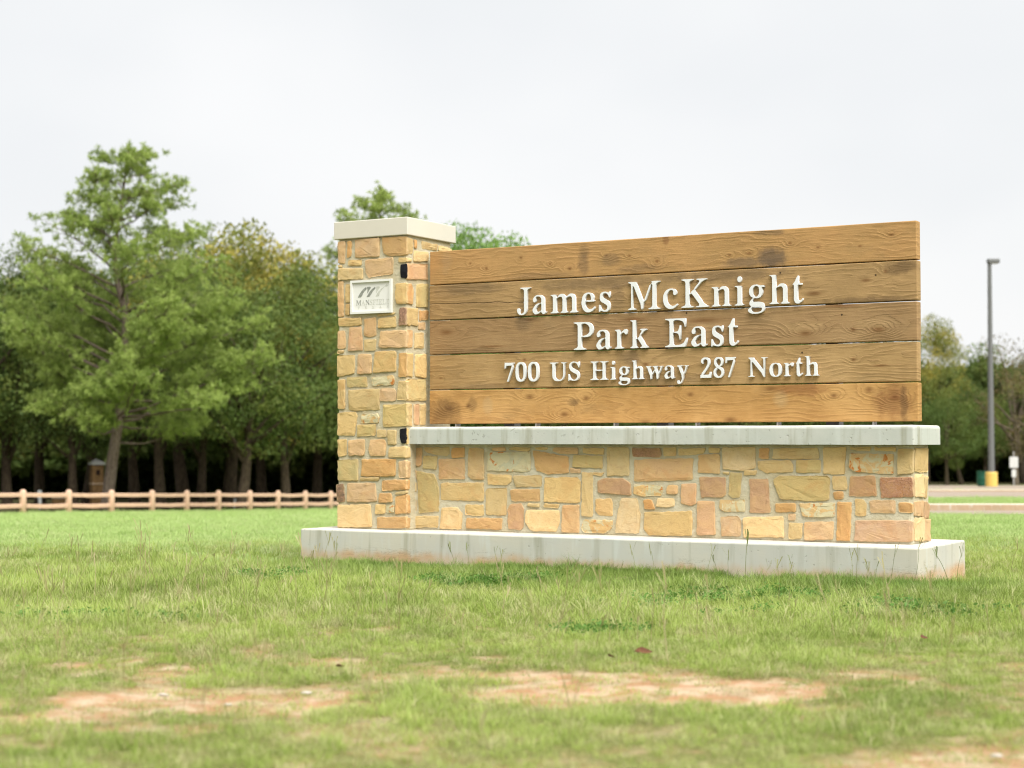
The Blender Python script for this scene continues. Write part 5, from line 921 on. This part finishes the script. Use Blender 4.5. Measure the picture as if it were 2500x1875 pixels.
gn_scatter('clover', np.column_stack([Xw, terr(Xw[:, 0], Xw[:, 1])]), np.stack([np.zeros(n), np.zeros(n), NR.uniform(0, 6, n)], 1), np.ones((n, 3))*NR.uniform(.7, 1.4, (n, 1)), NR.rand(n), NR.choice(2, n), wc, 'dark green clover patches in the lawn before the sign', 'clover')
# the deep wood behind the named trees
def clump(seed):
    rs = np.random.RandomState(seed); d = rs.normal(size=(260, 3)); d /= np.linalg.norm(d, axis=1)[:, None]; C = d*rs.uniform(.3, 1, (260, 1))**.5*[1.3, 1.3, 1.0]; me = fast('clump', cards(C, .42, rs), 4); attr(me, 'tone', rs.rand(1040)); me.materials.append(md); return bpy.data.objects.new('clump', me)
cc = bpy.data.collections.new('wood_templates'); [cc.objects.link(clump(70+i)) for i in range(3)]
n = 8500; X = NR.uniform(-66, 70, n); Y = 106+np.abs(NR.normal(size=n))*17; Y = np.where(X > 6, Y+12, Y); hmax = 8.2+vnoise(X, Y, .12, 3)*2.4; hmax = np.where(X > 20, hmax*.72, hmax); lo = np.where(Y < 126, 2.8, -.3); hmax = np.where((Y > 128) & (NR.rand(n) < .5), 3., hmax); Z = terr(X, Y)+lo+NR.uniform(0, 1, n)*(hmax-lo)
gn_scatter('distant_woods', np.stack([X, Y, Z], 1), NR.uniform(0, 3, (n, 3)), np.ones((n, 3))*NR.uniform(.8, 1.5, (n, 1)), NR.rand(n), NR.choice(3, n), cc, 'dark mass of the deep woods behind the nearer trees', 'woods')

# ------------------------------------------------------------------ small things on the ground
def pebble(px, py, s, lab):
    s *= .7
    Y = 4238*1.007/(py-1073.6); x = (px-1250)/4238*Y; bm = bmesh.new(); bmesh.ops.create_icosphere(bm, subdivisions=2, radius=s)
    for v in bm.verts: v.co = v.co*(1+mnoise.noise(v.co*40+Vector((px, 0, 0)))*.5); v.co.z *= .55; v.co.x *= 1.4
    me = bpy.data.meshes.new('pebble'); bm.to_mesh(me); bm.free(); o = link('pebble', me, M['rock'], None, True); o.location = (x, Y, terr1(x, Y)+s*.25); tag(o, lab, 'stone', 'pebbles on the bare soil')
pebble(749, 1691, .022, 'pale pebble on the soil below the left end of the footing'); pebble(404, 1699, .020, 'pale pebble at the back of the left soil patch'); pebble(2422, 1846, .020, 'pale pebble on the soil in the bottom right corner')
pebble(560, 1722, .016, 'small pale pebble in the middle of the left soil patch')
def dead_leaf(px, py, s, rz, lab):
    Y = 4238*1.007/(py-1073.6); x = (px-1250)/4238*Y; pts = [(-1, 0), (-.6, .35), (-.1, .55), (.4, .4), (1, 0), (.4, -.45), (-.1, -.5), (-.6, -.3)]; V = [(a*s, b*s, (b*b*.5+.15*a)*s) for a, b in pts]+[(0, 0, -.02*s)]
    V += [(a, b, c-.0012) for a, b, c in V]; n = 8; F = [(i, (i+1) % n, 8) for i in range(n)]+[(9+(i+1) % n, 9+i, 17) for i in range(n)]+[(i, 9+i, 9+(i+1) % n, (i+1) % n) for i in range(n)]
    o = link('dead_leaf', pydata('dead_leaf', V, F), M['deadleaf'], None, True); o.location = (x, Y, terr1(x, Y)+.045); o.rotation_euler = (.5, .2, rz); tag(o, lab, 'leaf', 'fallen leaves on the grass')
dead_leaf(1570, 1625, .045, .4, 'large rust brown leaf behind the middle soil patch'); dead_leaf(1492, 1636, .032, 2., 'smaller rust leaf just left of the large one'); dead_leaf(2252, 1572, .035, 1., 'curled brown leaf on the grass before the right end of the footing'); dead_leaf(832, 1650, .024, 2.6, 'small reddish leaf before the left end of the footing')
